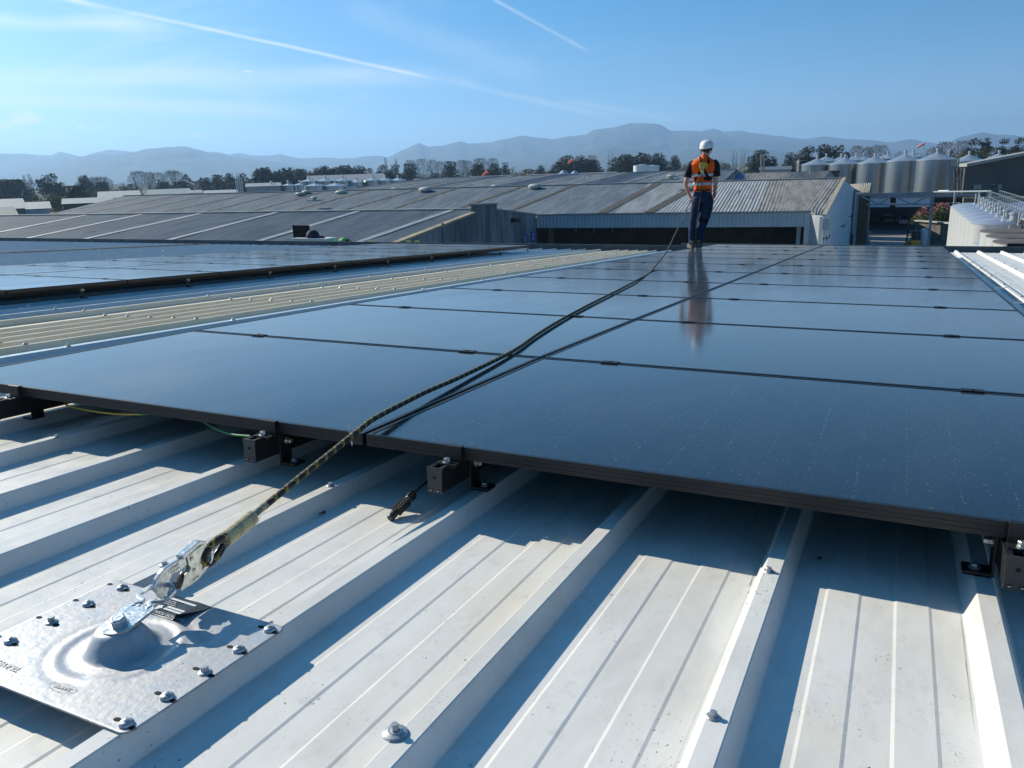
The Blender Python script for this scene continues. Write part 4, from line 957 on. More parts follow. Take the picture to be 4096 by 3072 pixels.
def hills(pts, D, depth, base, name, seed, rough=14, fall=1.3):
    """a range: crest heights read at bearings, the slope coming down towards the plain"""
    P_ = sorted((p[0], p[1]) for p in pts); nx_ = 520; ny_ = 40
    x0, x1 = P_[0][0], P_[-1][0]; mb = MB()
    def crest(x):
        for (a, b), (c, d) in zip(P_, P_[1:]):
            if a <= x <= c:
                t = (x - a) / (c - a); t = t * t * (3 - 2 * t) * .45 + t * .55; return b + (d - b) * t
        return P_[-1][1]
    for i in range(nx_ + 1):
        px = x0 + (x1 - x0) * i / nx_
        top = at_dist(px, crest(px), D); h = top.z - GROUND
        d0 = Vector((top.x - CAM.x, top.y - CAM.y, 0)).normalized()
        h += rough * .35 * noise.noise(Vector((i * .145, seed, 0))) + rough * .25 * noise.noise(Vector((i * .5, seed, 2)))
        for j in range(ny_ + 1):
            t = j / ny_                          # 0 crest .. 1 foot
            r = D - depth * t
            q = Vector((d0.x * r + CAM.x, d0.y * r + CAM.y, 0))
            ridge = noise.noise(Vector((q.x / 420, q.y / 420, seed))) + .5 * noise.noise(Vector((q.x / 160, q.y / 160, seed + 4)))
            ridge += .30 * noise.noise(Vector((q.x / 70, q.y / 70, seed + 9)))
            z = h * (1 - t) ** fall * (1 + .36 * ridge * sin(pi * min(1, t * 1.0)) ) 
            mb.v.append((q.x, q.y, GROUND + max(z, 0) - 3 * t))
        q = Vector((d0.x * (D + depth * .6) + CAM.x, d0.y * (D + depth * .6) + CAM.y, 0)); mb.v.append((q.x, q.y, GROUND - 3))
    m_ = ny_ + 2
    for i in range(nx_):
        for j in range(ny_): a = i * m_ + j; mb.f.append((a, a + 1, a + m_ + 1, a + m_))
        a = i * m_; mb.f.append((a, a + m_, a + m_ + ny_ + 1, a + ny_ + 1))
    kind(mb.build(name, M_HILL, None, smooth=True), 'structure')
hills([(-3500, 700), (-2200, 640), (-1200, 600), (-500, 620), (0, 614), (60, 614), (200, 622), (240, 606), (265, 612), (320, 626), (380, 650), (700, 690), (1100, 700), (1400, 700)], 8200, 2600, 0, 'hills', 1, 12)
hills([(200, 700), (300, 640), (370, 612), (440, 598), (520, 606), (560, 620), (800, 612), (860, 607), (920, 618), (960, 612), (1010, 622), (1080, 622), (1120, 617), (1200, 634), (1300, 630), (1380, 634), (1500, 622), (1620, 640), (2000, 640), (2400, 620)], 8000, 2400, 0, 'hills', 2, 12)
hills([(-2600, 720), (-1400, 700), (-400, 720), (0, 690), (200, 660), (330, 625), (400, 616), (450, 622), (520, 610), (600, 594), (680, 587), (735, 585), (790, 598), (850, 612), (960, 630), (1080, 645), (1240, 668), (1420, 690), (1600, 706), (1800, 715)], 6400, 2300, 0, 'hills', 3, 10)
hills([(1100, 720), (1300, 690), (1480, 660), (1560, 626), (1610, 600), (1676, 572), (1715, 586), (1760, 584), (1840, 566), (1880, 574), (1960, 570), (2020, 556), (2090, 542), (2150, 550), (2215, 557), (2280, 544), (2340, 540), (2375, 519), (2440, 512), (2500, 498), (2520, 492), (2600, 493), (2640, 498), (2685, 523), (2770, 523), (2860, 532), (2960, 552), (3060, 562), (3160, 568), (3260, 570), (3360, 578), (3500, 590), (3700, 605)], 7600, 2600, 0, 'hills', 4, 12)
hills([(1300, 716), (1700, 690), (1900, 660), (2100, 640), (2200, 630), (2320, 612), (2450, 585), (2520, 590), (2620, 620), (2760, 600), (2900, 590), (3060, 600), (3300, 625), (3500, 640), (3700, 650)], 5600, 1900, 0, 'hills', 5, 9)
hills([(2600, 580), (2780, 530), (2852, 514), (2900, 527), (2960, 522), (3010, 532), (3100, 542), (3220, 556), (3300, 546), (3390, 556), (3480, 560), (3560, 569), (3640, 557), (3720, 570), (3800, 590), (3900, 610), (4100, 640)], 8600, 2000, 0, 'hills', 6, 12)
hills([(3650, 600), (3780, 575), (3850, 545), (3930, 530), (4000, 538), (4096, 545), (4300, 560), (4800, 570), (5600, 600), (6800, 640), (8200, 700)], 8300, 2200, 0, 'hills', 7, 12)
HZ_TOP = CAM.z + 440
hz = MB(); hz.box(-13000, 13000, -3000, 13000, GROUND - 4, HZ_TOP)
mh = bpy.data.materials.new('haze air'); mh.use_nodes = True; th = mh.node_tree; th.nodes.clear()
vo_ = N(th, 'ShaderNodeVolumePrincipled'); vo_.inputs['Color'].default_value = (.40, .66, 1.0, 1); vo_.inputs['Density'].default_value = 1.7e-4; vo_.inputs['Anisotropy'].default_value = .3
oo_ = N(th, 'ShaderNodeOutputMaterial'); th.links.new(vo_.outputs[0], oo_.inputs['Volume'])
hzo = hz.build('haze', mh); kind(hzo, 'stuff')

# ------------------------------------------------------------------ industrial roofs
def corr_mat(name, c, c2, sc=.5, rough=.75, metal=0.0, streak=(1, 1, 1)): return mat(name, c, rough, metal, .35, col2=c2, vscale=sc * 2.2, stretch=(1.4, .2, 1))
M_FC = mat('weathered fibre cement', (.088, .115, .140), .7, 0, .4, col2=(.165, .195, .215), vscale=.9, stretch=(1.6, .16, 1), spots=(3.0, .60, (.06, .065, .06)))
M_FC2 = corr_mat('weathered fibre cement lighter', (.34, .35, .35), (.23, .235, .235), .45)
M_FC3 = corr_mat('mossy fibre cement', (.27, .262, .24), (.15, .147, .137), .6)
M_PALE = mat('pale rooflight strip', (.25, .28, .30), .6, var=.3, vscale=1.2)
M_BROWN = mat('mossy brown strip', (.085, .074, .056), .8, var=.4, vscale=1.4)
M_BROWN2 = mat('dark mossy strip', (.065, .058, .046), .85, var=.4, vscale=1.4)
M_CREAM = mat('cream rooflight strip', (.24, .235, .20), .6, var=.3, vscale=1.0)
M_CAPPING = mat('capping', (.44, .42, .37), .7, var=.35, vscale=1.0)
M_CONC = mat('stained concrete', (.24, .26, .27), .85, 0, .2, col2=(.10, .11, .115), vscale=.55, stretch=(1, 1, .22), bump=.3, bscale=3)
M_GREYBLUE = mat('grey blue cladding', (.33, .42, .47), .5, .1, var=.12, vscale=.6)
M_WALLW = mat('painted wall', (.60, .66, .68), .7, 0, .2, var=.12, vscale=.8)
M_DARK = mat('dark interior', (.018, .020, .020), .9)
def slope_roof(parent, a0, a1, b0, z0, b1, z1, m, pitch=.18, amp=.026, skew0=0.0, skew1=0.0, name='roof', xs=None, wave=True):
    """corrugated slope between eave (b0, z0) and ridge (b1, z1); skew moves the upper ends sideways"""
    mb = MB(); n = max(2, int((a1 - a0) / (pitch / 6))) if wave else 2
    nb = 6
    for i in range(n + 1):
        t = i / n
        for j in range(nb + 1):
            q = j / nb
            a = a0 + (a1 - a0) * t + (skew0 * (1 - t) + skew1 * t) * q
            w = amp * sin(2 * pi * a / pitch) if wave else 0
            mb.v.append((a, b0 + (b1 - b0) * q, z0 + (z1 - z0) * q + w))
    for i in range(n):
        for j in range(nb): k = i * (nb + 1) + j; mb.f.append((k, k + nb + 1, k + nb + 2, k + 1))
    return mb.build(name, m, parent, smooth=wave)
def strip(parent, a, wd, b0, z0, b1, z1, m, name, lift=.06, skew=0.0):
    mb = MB(); mb.v = []; n = 14; L = []
    for j in range(n + 1):
        q = j / n; wob = .12 * noise.noise(Vector((a, q * 7, 0)))
        for s_ in (-1, 1):
            mb.v.append((a + s_ * (wd / 2 + wob * .5) + skew * q, b0 + (b1 - b0) * q, z0 + (z1 - z0) * q + lift))
    for j in range(n): mb.f.append((2 * j, 2 * j + 1, 2 * j + 3, 2 * j + 2))
    return mb.build(name, m, parent)
def gable_wall(parent, a, prof, m, name='wall', th=.25, z0=GZ):
    """wall in the plane x=a under a profile of (b, z)"""
    mb = MB(); poly = [(prof[0][0], z0)] + list(prof) + [(prof[-1][0], z0)]
    mb.prism(poly, 0, th, Matrix(((0, 0, 1, a), (1, 0, 0, 0), (0, 1, 0, 0), (0, 0, 0, 1)))); return mb.build(name, m, parent)

# L1: long low roof on the left, concrete gable at its right end
L1 = bthing('concrete_warehouse', 'long low warehouse with a dark roof, pale rooflight strips and a stained concrete gable wall', 'building', 0, 0, 0)
sl = math.tan(rad(5.0)); RB, RZ_ = -12.3, -2.92
ez, eb = RZ_ - sl * 22, RB - 22
slope_roof(L1, -105, -24.1, eb, ez, RB, RZ_, M_FC, pitch=.34, amp=.028)
slope_roof(L1, -125, -24.1, -.7, -4.12, RB, RZ_, M_FC, wave=False)
strips_px = [(49.7, 967, 552, 862), (0, 930, 313, 868), (273.6, 972, 791, 858), (621.9, 975, 1100, 853), (1000, 977, 1429, 848), (1407, 979.5, 1804.7, 843)]
n1 = E1.cross(E2 * cos(rad(5)) + ZU * sin(rad(5)))
p1 = Bp(0, RB, RZ_)
for (x0, y0, x1, y1) in strips_px:
    a_, b_ = BM.inverted() @ at_plane(x0, y0, p1, n1), BM.inverted() @ at_plane(x1, y1, p1, n1)
    k = (b_.x - a_.x) / (b_.y - a_.y); atop = a_.x + k * (RB - a_.y); ab = a_.x + k * (eb - a_.y)
    strip(L1, ab, .62, eb, ez, RB, RZ_, M_PALE, 'rooflight', .05, atop - ab)
for q in range(5):
    strip(L1, -88 - 8 * q, .62, eb, ez, RB, RZ_, M_PALE, 'rooflight', .05, 4)
mb = MB(); mb.bar((-125, RB, RZ_ + .06), (-24.1, RB, RZ_ + .06), .55, .12); mb.build('ridge_capping', M_CAPPING, L1)
gable_wall(L1, -24.1, [(eb, ez - .05), (-14.6, RZ_ - .20), (-14.55, RZ_ + .46), (-10.15, RZ_ + .30), (-10.1, -3.1), (-.55, -4.08)], M_CONC, th=.35)
mb = MB(); mb.bar((-23.9, eb, ez + .02), (-23.9, -14.7, RZ_ - .12), .5, .14, up=(0, 0, 1)); mb.build('verge_capping', mat('tan capping', (.36, .29, .19), .8, var=.4, vscale=.8), L1)
mb = MB()
for (b0_, z0_, b1_, z1_) in ((-14.75, RZ_ + .50, -9.95, RZ_ + .34), (-9.95, -3.05, -.5, -4.02)): mb.bar((-23.92, b0_, z0_), (-23.92, b1_, z1_), .5, .12)
mb.build('coping', mat('coping concrete', (.30, .32, .33), .8, var=.3, vscale=1), L1)
mb = MB(); 
for b_ in (-20.5, -10.1, -4.2): mb.box(-23.76, -23.66, b_ - .12, b_ + .12, GZ, -3.4 if b_ < -15 else (-3.2 if b_ < -8 else -3.75))
mb.build('pilaster', M_CONC, L1)
M_SIGN = mat('blue number sign', (.02, .07, .30), .5); M_SW = mat('sign white', (.75, .76, .78), .5)
def num_sign(parent, tx, px, py, a, hgt=.95, wid=.62, dark=False):
    q = BM.inverted() @ at_plane(px, py, Bp(a, 0, 0), E1)
    T = Matrix.Translation((a + .30, q.y, q.z)) @ Matrix(((0, 0, 1, 0), (1, 0, 0, 0), (0, 1, 0, 0), (0, 0, 0, 1)))
    mb = MB(); mb.prism([(-wid, -hgt / 2), (wid, -hgt / 2), (wid, hgt / 2), (-wid, hgt / 2)], 0, .03, T); s_ = mb.build('number_sign', M_SIGN, parent)
    text(tx, hgt * .8, (0, 0, 0), T @ Matrix.Translation((0, 0, .04)), M_SW, s_, ext=.005, sx=1.9)
num_sign(L1, '1', 2087, 957, -24.05); num_sign(L1, '2', 2119, 947, -24.05)
mb = MB(); q = BM.inverted() @ at_plane(2040, 880, Bp(-24, 0, 0), E1); mb.box(-23.7, -23.2, q.y - .5, q.y + .5, q.z - .15, q.z + .15); mb.tube([(-23.7, q.y, q.z), (-22.9, q.y - .3, q.z - .2)], .05, 6); mb.build('wall_lamp', M_BLACKM, L1)

# R: loading canopy building, its roof runs on far to the left as the second roof
tl2 = math.tan(rad(8)); RB2 = 15.6; RZ2 = -4.0 + tl2 * RB2 + .02
R1 = bthing('canopy_warehouse', 'wide warehouse with a ridged grey roof, dark open loading bay and pale gable wall', 'building', 0, 0, 0)
def roof2(a0, a1, m, wave=True, **k): return slope_roof(R1, a0, a1, 0, -4.0, RB2, RZ2, m, pitch=.30, amp=(.016 if m is M_FC else .027), wave=wave, **k)
i3_ = BM.inverted(); n2_ = E1.cross(E2 * cos(rad(8)) + ZU * sin(rad(8))); g0, g1 = i3_ @ at_plane(174, 863, Bp(0, 0, -4.0), n2_), i3_ @ at_plane(442, 798, Bp(0, 0, -4.0), n2_)
kk = (g1.x - g0.x) / (g1.y - g0.y); AL0 = g0.x - kk * g0.y; AL1 = AL0 + kk * RB2
o = roof2(AL0, -16.5, M_FC, name='roof', skew0=AL1 - AL0)
roof2(-16.48, -4.2, M_FC2, name='roof'); roof2(-4.18, 1.05, M_FC3, name='roof', skew1=1.75)
mb = MB(); n = 40                                                     # corner piece of the roof that comes forward to the gable
for i in range(n + 1):
    a = .0 + 1.06 * i / n; b = -2.05 * i / n
    mb.v += [(a, b, -4.0 + tl2 * b + .034 * sin(2 * pi * a / .2)), (a + .1 * i / n, .02, -4.0 + .034 * sin(2 * pi * a / .2))]
for i in range(n): mb.f.append((2 * i, 2 * i + 2, 2 * i + 3, 2 * i + 1))
mb.build('roof', M_FC3, R1, smooth=True)
slope_roof(R1, AL1, 1.0, 2 * RB2, -4.0, RB2, RZ2, M_FC, wave=False, skew0=0, skew1=0)
n2 = E1.cross(E2 * cos(rad(8)) + ZU * sin(rad(8))); p2 = Bp(0, 0, -4.0)
for (x0, y0, x1, y1, m, w_) in ((2045, 842, 2272, 752, M_BROWN, .55), (1825, 838, 2060, 757, M_BROWN, .55), (1545, 845, 1790, 765, M_BROWN, .55), (1350, 846, 1630, 770, M_BROWN, .55), (1155, 848, 1420, 776, M_BROWN, .5), (1000, 847, 1250, 780, M_BROWN, .45), (800, 853, 1095, 782, M_BROWN, .4), (620, 856, 935, 790, M_BROWN, .4), (470, 858, 783, 793, M_BROWN, .4), (310, 860, 630, 799, M_BROWN, .4), (170, 862, 490, 804, M_BROWN, .35),
                                 (2400, 856, 2632, 735, M_BROWN2, .9), (2590, 853, 2790, 742, M_BROWN2, .9)):
    a_, b_ = BM.inverted() @ at_plane(x0, y0, p2, n2), BM.inverted() @ at_plane(x1, y1, p2, n2)
    k = (b_.x - a_.x) / (b_.y - a_.y); atop = a_.x + k * (RB2 - a_.y); ab = a_.x - k * a_.y
    strip(R1, ab, w_, 0, -4.0, RB2, RZ2, m, 'rooflight', .045, atop - ab)
mb = MB(); mb.bar((AL1, RB2, RZ2 + .05), (2.8, RB2, RZ2 + .05), .5, .10); mb.build('ridge_capping', M_CAPPING, R1)
mb = MB(); mb.bar((1.12, -2.0, -4.24), (2.82, RB2, RZ2 + .06), .34, .10); mb.build('verge_capping', mat('mossy tan capping', (.40, .35, .26), .8, var=.3, vscale=2), R1)
# gable wall on the skew line, from the near corner to the far corner
Gn = Vector((1.05, -2.05)); G2 = BM.inverted() @ at_z(3433, 765, CAM.z - 4.15); Gf = Vector((G2.x, G2.y)); gd = (Gf - Gn); gl = gd.length; gd.normalize()
TG = Matrix(((gd.x, 0, gd.y, Gn.x), (gd.y, 0, -gd.x, Gn.y), (0, 1, 0, 0), (0, 0, 0, 1)))
mb = MB(); mb.prism([(0, GZ), (0, -4.36), ((RB2 + 2.05) / gd.y * 1.0, RZ2 - .03), (gl, -4.15), (gl, GZ)], -.25, .02, TG); mb.build('wall', M_WALLW, R1)
slope_roof(R1, .9, 2.75, 2 * RB2 + 2, -4.15, RB2, RZ2 - .02, M_FC3, wave=False)
for (x, y) in ((3355, 906), (3390, 867), (3420, 835), (3285, 955)):
    r = ray(x, y); nn = Vector((gd.y, -gd.x, 0)); nW = (BM.to_3x3() @ nn); pW = Bp(Gn.x, Gn.y, 0); q = BM.inverted() @ (CAM + r * ((pW - CAM).dot(nW) / r.dot(nW)))
    mb = MB(); q2 = Vector((q.x + .1, q.y, q.z)); mb.tube([q2, q2 + Vector((.45, 0, .05)), q2 + Vector((.55, 0, .35))], .04, 6); mb.tube([q2 + Vector((.3, -.25, -.12)), q2 + Vector((.3, .3, .18))], .04, 6); mb.build('wall_bracket', M_BLACKM, R1)
mb = MB(); mb.tube([(Gn.x + .12, Gn.y - .12, GZ), (Gn.x + .12, Gn.y - .12, -4.4)], .09, 8); mb.box(Gn.x + .02, Gn.x + .5, Gn.y - .35, Gn.y + .2, -5.4, -4.5); mb.build('downpipe', mat('pipe grey', (.30, .32, .34), .5), R1)
# fascia over the loading bay, with pressed ribs
mb = MB(); a = -23.85; nr = 0
while a < -.3:
    mb.v += [(a, -.08, -4.12), (a, -.08, -5.30), (a + .10, -.08, -4.12), (a + .10, -.08, -5.30), (a + .14, -.03, -4.12), (a + .14, -.03, -5.30), (a + .30, -.03, -4.12), (a + .30, -.03, -5.30)]; a += .34; nr += 1
for i in range(nr * 4 - 1): mb.f.append((2 * i, 2 * i + 1, 2 * i + 3, 2 * i + 2))
mb.build('fascia', M_GREYBLUE, R1)
mb = MB(); mb.bar((-23.9, -.12, -4.08), (-.05, -.12, -4.08), .14, .12); mb.build('eave_gutter', mat('eave gutter', (.16, .19, .21), .5), R1)
mb = MB(); mb.box(-.35, .06, -.15, .25, GZ, -4.1); mb.box(-.95, -.62, 1.0, 1.3, GZ, -5.3); mb.build('door_jamb', M_GREYBLUE, R1)
mb = MB(); mb.prism([(.06, -.15), (1.05, -2.05), (1.15, -1.9), (.16, .1)], GZ, -4.3); mb.build('wall', mat('dimmed wall', (.34, .36, .36), .8, var=.2, vscale=.8), R1)  # white wall greyed so its colour carries the softer light on this face
mb = MB(); a = -23.8
while a < -.6: mb.box(a, a + .28, 8.0, 8.06, GZ, -4.2); mb.box(a + .28, a + .34, 8.04, 8.08, GZ, -4.2); a += .34
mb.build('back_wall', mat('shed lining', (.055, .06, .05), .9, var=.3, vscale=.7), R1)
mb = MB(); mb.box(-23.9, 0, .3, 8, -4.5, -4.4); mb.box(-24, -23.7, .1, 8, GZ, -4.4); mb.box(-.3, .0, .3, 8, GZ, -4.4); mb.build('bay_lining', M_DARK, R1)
for tx, a_, b_ in (('4', -22.4, 7.9), ('3', -20.5, 7.9), ('3', -18.6, 7.9)):
    T = Matrix.Translation((a_, 7.85, -6.1)) @ Matrix.Rotation(pi / 2, 4, 'X')
    mb = MB(); mb.prism([(-.3, -.5), (.3, -.5), (.3, .5), (-.3, .5)], 0, .03, T); s_ = mb.build('number_sign', mat('dark number sign', (.01, .02, .05), .5), R1); text(tx, .8, (0, 0, .04), Matrix(), M_PALE, s_, ext=.005); s_.children[0].matrix_local = T @ Matrix.Translation((0, 0, .02))
mb = MB(); mb.box(-22.9, -22.5, .5, .9, GZ, -5.2); mb.build('post', mat('olive post', (.07, .08, .05), .8), R1)

# far third roof, the tall block behind, and the blue-trimmed shed
R3 = bthing('rear_warehouse', 'far broad warehouse roof with cream rooflight strips behind the second ridge', 'building', 0, 0, 0)
b3, z3, b4, z4 = 31.6, -4.0, 77, -1.12
i3 = BM.inverted(); sl3 = atan2(z4 - z3, b4 - b3); n3 = E1.cross(E2 * cos(sl3) + ZU * sin(sl3)); p3 = Bp(0, b3, z3)
vL0, vL1 = i3 @ at_plane(1280, 771, p3, n3), i3 @ at_plane(1669, 718, p3, n3)
vR0, vR1 = i3 @ at_plane(2895, 724, p3, n3), i3 @ at_plane(2946, 680, p3, n3)
def ext(p, q, b): t = (b - p.y) / (q.y - p.y); return p.x + (q.x - p.x) * t
aL0, aL1, aR0, aR1 = ext(vL0, vL1, b3), ext(vL0, vL1, b4), ext(vR0, vR1, b3), ext(vR0, vR1, b4)
slope_roof(R3, aL0, aR0, b3, z3, b4, z4, M_FC, pitch=.5, amp=.05, skew0=aL1 - aL0, skew1=aR1 - aR0)
slope_roof(R3, aL1, aR1, b4 + 30, z3, b4, z4, M_FC, wave=False)
mb = MB(); mb.bar((aL1, b4, z4 + .06), (aR1, b4, z4 + .06), .8, .14); mb.build('ridge_capping', M_FC2, R3)
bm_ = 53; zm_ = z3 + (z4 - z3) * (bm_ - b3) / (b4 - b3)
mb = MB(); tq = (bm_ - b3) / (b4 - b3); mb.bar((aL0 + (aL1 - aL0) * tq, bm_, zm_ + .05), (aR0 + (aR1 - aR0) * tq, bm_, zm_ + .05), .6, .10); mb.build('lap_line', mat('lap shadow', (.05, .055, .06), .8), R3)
for (x0, y0, x1, y1) in ((1460, 762, 1765, 720), (1620, 762, 1895, 716), (1780, 758, 2030, 710), (1900, 757, 2180, 706), (2140, 740, 2350, 700), (2330, 733, 2510, 690), (2520, 726, 2680, 684), (2640, 722, 2795, 680)):
    a_, b_ = i3 @ at_plane(x0, y0, p3, n3), i3 @ at_plane(x1, y1, p3, n3)
    k = (b_.x - a_.x) / (b_.y - a_.y); strip(R3, a_.x + k * (b3 - a_.y), .75, b3, z3, b4, z4, M_CREAM, 'rooflight', .08, k * (b4 - b3))
mb = MB(); mb.prism([(aR0, b3), (aR1, b4), (aR1 + .4, b4), (aR0 + .4, b3)], GZ, z3 + .3); mb.build('wall', M_CONC, R3)
mb = MB(); mb.add([(aR0 + .45, b3, z3 + .1), (aR1 + .45, b4, z4 + .1), (aR1 + .45, b4, z4 - 3), (aR0 + .45, b3, GZ)], [(0, 1, 2, 3)]); mb.build('end_wall', mat('end wall', (.30, .31, .29), .8, var=.3, vscale=.3), R3)
def vent(px, py, D, s, label, kind_='turbine'):
    p = at_dist(px, py, D); t = thing('roof_vent', label, 'vent', p, 0, 'roof vents on the warehouse ridges')
    mb = MB(); mb.box(-1.1 * s, 1.1 * s, -.5 * s, .5 * s, -.35 * s, -.22 * s); mb.build('flashing', M_PALE, t)
    mb = MB(); mb.lathe([(.25 * s, -.25 * s), (.25 * s, -.05 * s), (.52 * s, .0), (.55 * s, .14 * s), (.40 * s, .26 * s), (.12 * s, .30 * s)], 14); mb.build('cowl', mat('vent cowl', (.50, .50, .42), .6, var=.2, vscale=3), t, smooth=True)
    return t
VN = [(1226, 772, 104, 1.1, 'left of two low cowls where the third roof starts'), (1199, 779, 103, 1.0, 'leftmost flat cowl at the ridge end'), (1364, 774, 101, 1.3, 'big cowl with pale flashing beside the leftmost pair'), (1257, 794, 92, .7, 'small ball cowl low on the second roof'),
      (1581, 760, 100, 1.0, 'flat cowl between the two big ones'), (1703, 764, 95, 1.5, 'big cowl with a pale stain, left of the peak block'), (1981, 749, 98, 1.0, 'flat cowl above the concrete parapet'), (2140, 751, 90, 1.4, 'big cowl with a pale stain, right of the parapet'), (2684, 708, 84, .8, 'small white cowl just left of the worker')]
for x, y, D, s, l in VN: vent(x, y, D, s, 'roof vent: ' + l)
for k, (x, y) in enumerate(((2072, 723), (2336, 713), (2586, 703), (3240, 688), (2955, 769), (2896, 816), (2894, 816), (3060, 710))):
    if k == 6: continue
    p = at_dist(x, y, 78 if y > 740 else 112); mb = MB(); mb.tube([(0, 0, -.4), (0, 0, .1)], .06, 6); mb.lathe([(.05, .08), (.14, .10), (.14, .18), (.04, .24)], 8); o = mb.build('roof_pipe', M_SCREW); o.location = p
    tag(o, ['tiny white pipe on the third roof, leftmost', 'tiny white pipe on the third roof, second from left', 'tiny white pipe on the third roof near the worker', 'tiny white pipe on the blue edged shed roof, right', 'white pipe stub upper on the pale corrugated roof', 'white pipe stub lower on the pale corrugated roof', '', 'tiny white pipe on the blue edged shed roof, left'][k], 'pipe', 'small pipes on the roofs')
SH4 = bthing('corrugated_shed', 'long corrugated shed with a dark blue end panel behind the canopy roof', 'building', 0, 0, 0)
bs0, zs0, bs1 = 60, -4.2, 73; slp = math.tan(rad(9)); zs1 = -1.71; zs0 = zs1 - slp * (bs1 - bs0)
nS = E1.cross(E2 * cos(rad(9)) + ZU * sin(rad(9))); pS = Bp(0, bs1, zs1)
sL0, sL1 = i3 @ at_plane(2895, 724, pS, nS), i3 @ at_plane(2955, 690, pS, nS); sM0, sM1 = i3 @ at_plane(2966, 723, pS, nS), i3 @ at_plane(2985, 692, pS, nS)
sR0, sR1 = i3 @ at_plane(3295, 713, pS, nS), i3 @ at_plane(3326, 677, pS, nS)
def E_(p, q, b): return ext(p, q, b)
slope_roof(SH4, E_(sM0, sM1, bs0), E_(sR0, sR1, bs0), bs0, zs0, bs1, zs1, M_FC3, pitch=.26, amp=.045, skew0=E_(sM0, sM1, bs1) - E_(sM0, sM1, bs0), skew1=E_(sR0, sR1, bs1) - E_(sR0, sR1, bs0))
slope_roof(SH4, E_(sL0, sL1, bs0), E_(sM0, sM1, bs0), bs0, zs0, bs1, zs1, mat('blue roof panel', (.04, .10, .19), .6), wave=False, skew0=E_(sL0, sL1, bs1) - E_(sL0, sL1, bs0), skew1=E_(sM0, sM1, bs1) - E_(sM0, sM1, bs0))
aS0, aS1 = E_(sR0, sR1, bs0), E_(sR0, sR1, bs1)
mb = MB(); mb.add([(aS0 + .05, bs0, zs0), (aS1 + .05, bs1, zs1), (aS1 + 1.6, bs1 + 14, zs0), (aS1 + 1.6, bs1 + 14, GZ), (aS0 + .05, bs0, GZ)], [(0, 1, 2, 3, 4)]); mb.build('wall', mat('pale blue gable', (.30, .40, .46), .6), SH4)
slope_roof(SH4, E_(sL0, sL1, bs1), aS1 + 1.5, bs1 + 14, zs0, bs1, zs1, M_FC3, wave=False)

# ------------------------------------------------------------------ stainless silos and tanks
M_SS = mat('stainless steel', (.30, .31, .31), .30, .9); M_SSB = mat('stainless cone', (.60, .61, .61), .36, .7, var=.2, vscale=1.2)
def silo(px, D, dia, ztop, label, grp, zbot=-10.0, cone=.22, neck=True, bands=9, m=None, px_is_center=True, mc=None):
    p = at_dist(px, 700, D); p.z = CAM.z
    t = thing('silo' if dia > 4.5 else 'tank', label, 'silo' if dia > 4.5 else 'tank', (p.x, p.y, CAM.z + zbot), 0, grp)
    r = dia / 2; H = ztop - zbot; prof = []
    for k in range(bands):
        z0 = H * k / bands; z1 = H * (k + 1) / bands
        prof += [(r, z0 + .03), (r, z1 - .03), (r + .02, z1 - .02), (r + .02, z1 + .01)]
    mb = MB(); mb.lathe(prof, 40); mb.build('shell', m or M_SS, t, smooth=True)
    mb = MB(); mb.lathe([(r + .06, H), (r + .06, H + .08), (r * .5, H + r * cone), (.35, H + r * cone * 1.9), (.3, H + r * cone * 1.92)], 40); 
    cn = mb.build('cone_roof', mc or M_SSB, t, smooth=False)
    if neck:
        mb = MB(); hh = H + r * cone * 1.85; mb.lathe([(.22, hh), (.22, hh + .45), (.34, hh + .5), (.34, hh + .75), (.1, hh + .9)], 10); mb.build('top_hatch', M_SSB, cn); mb = MB(); mb.tube([(r * .45, 0, H + r * cone * .9), (r * .45, 0, H + r * cone + .7)], .10, 6); mb.build('vent_pipe', M_SSB, cn)
        mb = MB(); mb.tube([(r + .2, -.4, .5), (r + .2, -.4, H + .1)], .10, 6); mb.build('ladder', mat('brown pipe', (.16, .12, .07), .7, var=.4, vscale=1), t)
    return t
SIL = [(3265, 106, 'first'), (3376, 108, 'second'), (3494, 111, 'third'), (3614, 116, 'fourth'), (3741, 123, 'fifth')]
for i, (x, w, o_) in enumerate(SIL):
    D = 3175 * 7.0 / w * .985
    top = (659, 657, 653, 645, 640)[i]; p = at_dist(x, top, D); zt = p.z - CAM.z
    silo(x, D, 7.0, zt, f'tall stainless silo with conical roof, {o_} from the left in the front row', 'front row of stainless silos', zbot=-10.7, cone=.20)
for i, (x, y) in enumerate(((3300, 637), (3360, 637), (3420, 634), (3450, 634), (3545, 628), (3645, 622))):
    D = 245; p = at_dist(x, y + 8, D)
    silo(x, D, 7.0, p.z - CAM.z, f'stainless silo behind the front row, only its pale cone showing, {ORD[i]} from the left', 'rear row of silos', zbot=-10.7, cone=.18, bands=3)
for i, (x, y, w) in enumerate(((3868, 632, 118), (3986, 630, 124), (4102, 622, 110))):
    D = 215; dia = w / 3175 * D * .9; p = at_dist(x, y + 20, D + 10)
    silo(x, D + 10, dia, p.z - CAM.z + .4, f'wide tank with faceted pale cone behind the dark building, {ORD[i]} from the left', 'cone roofed tanks at the right', zbot=-10.7, cone=.22, bands=3)
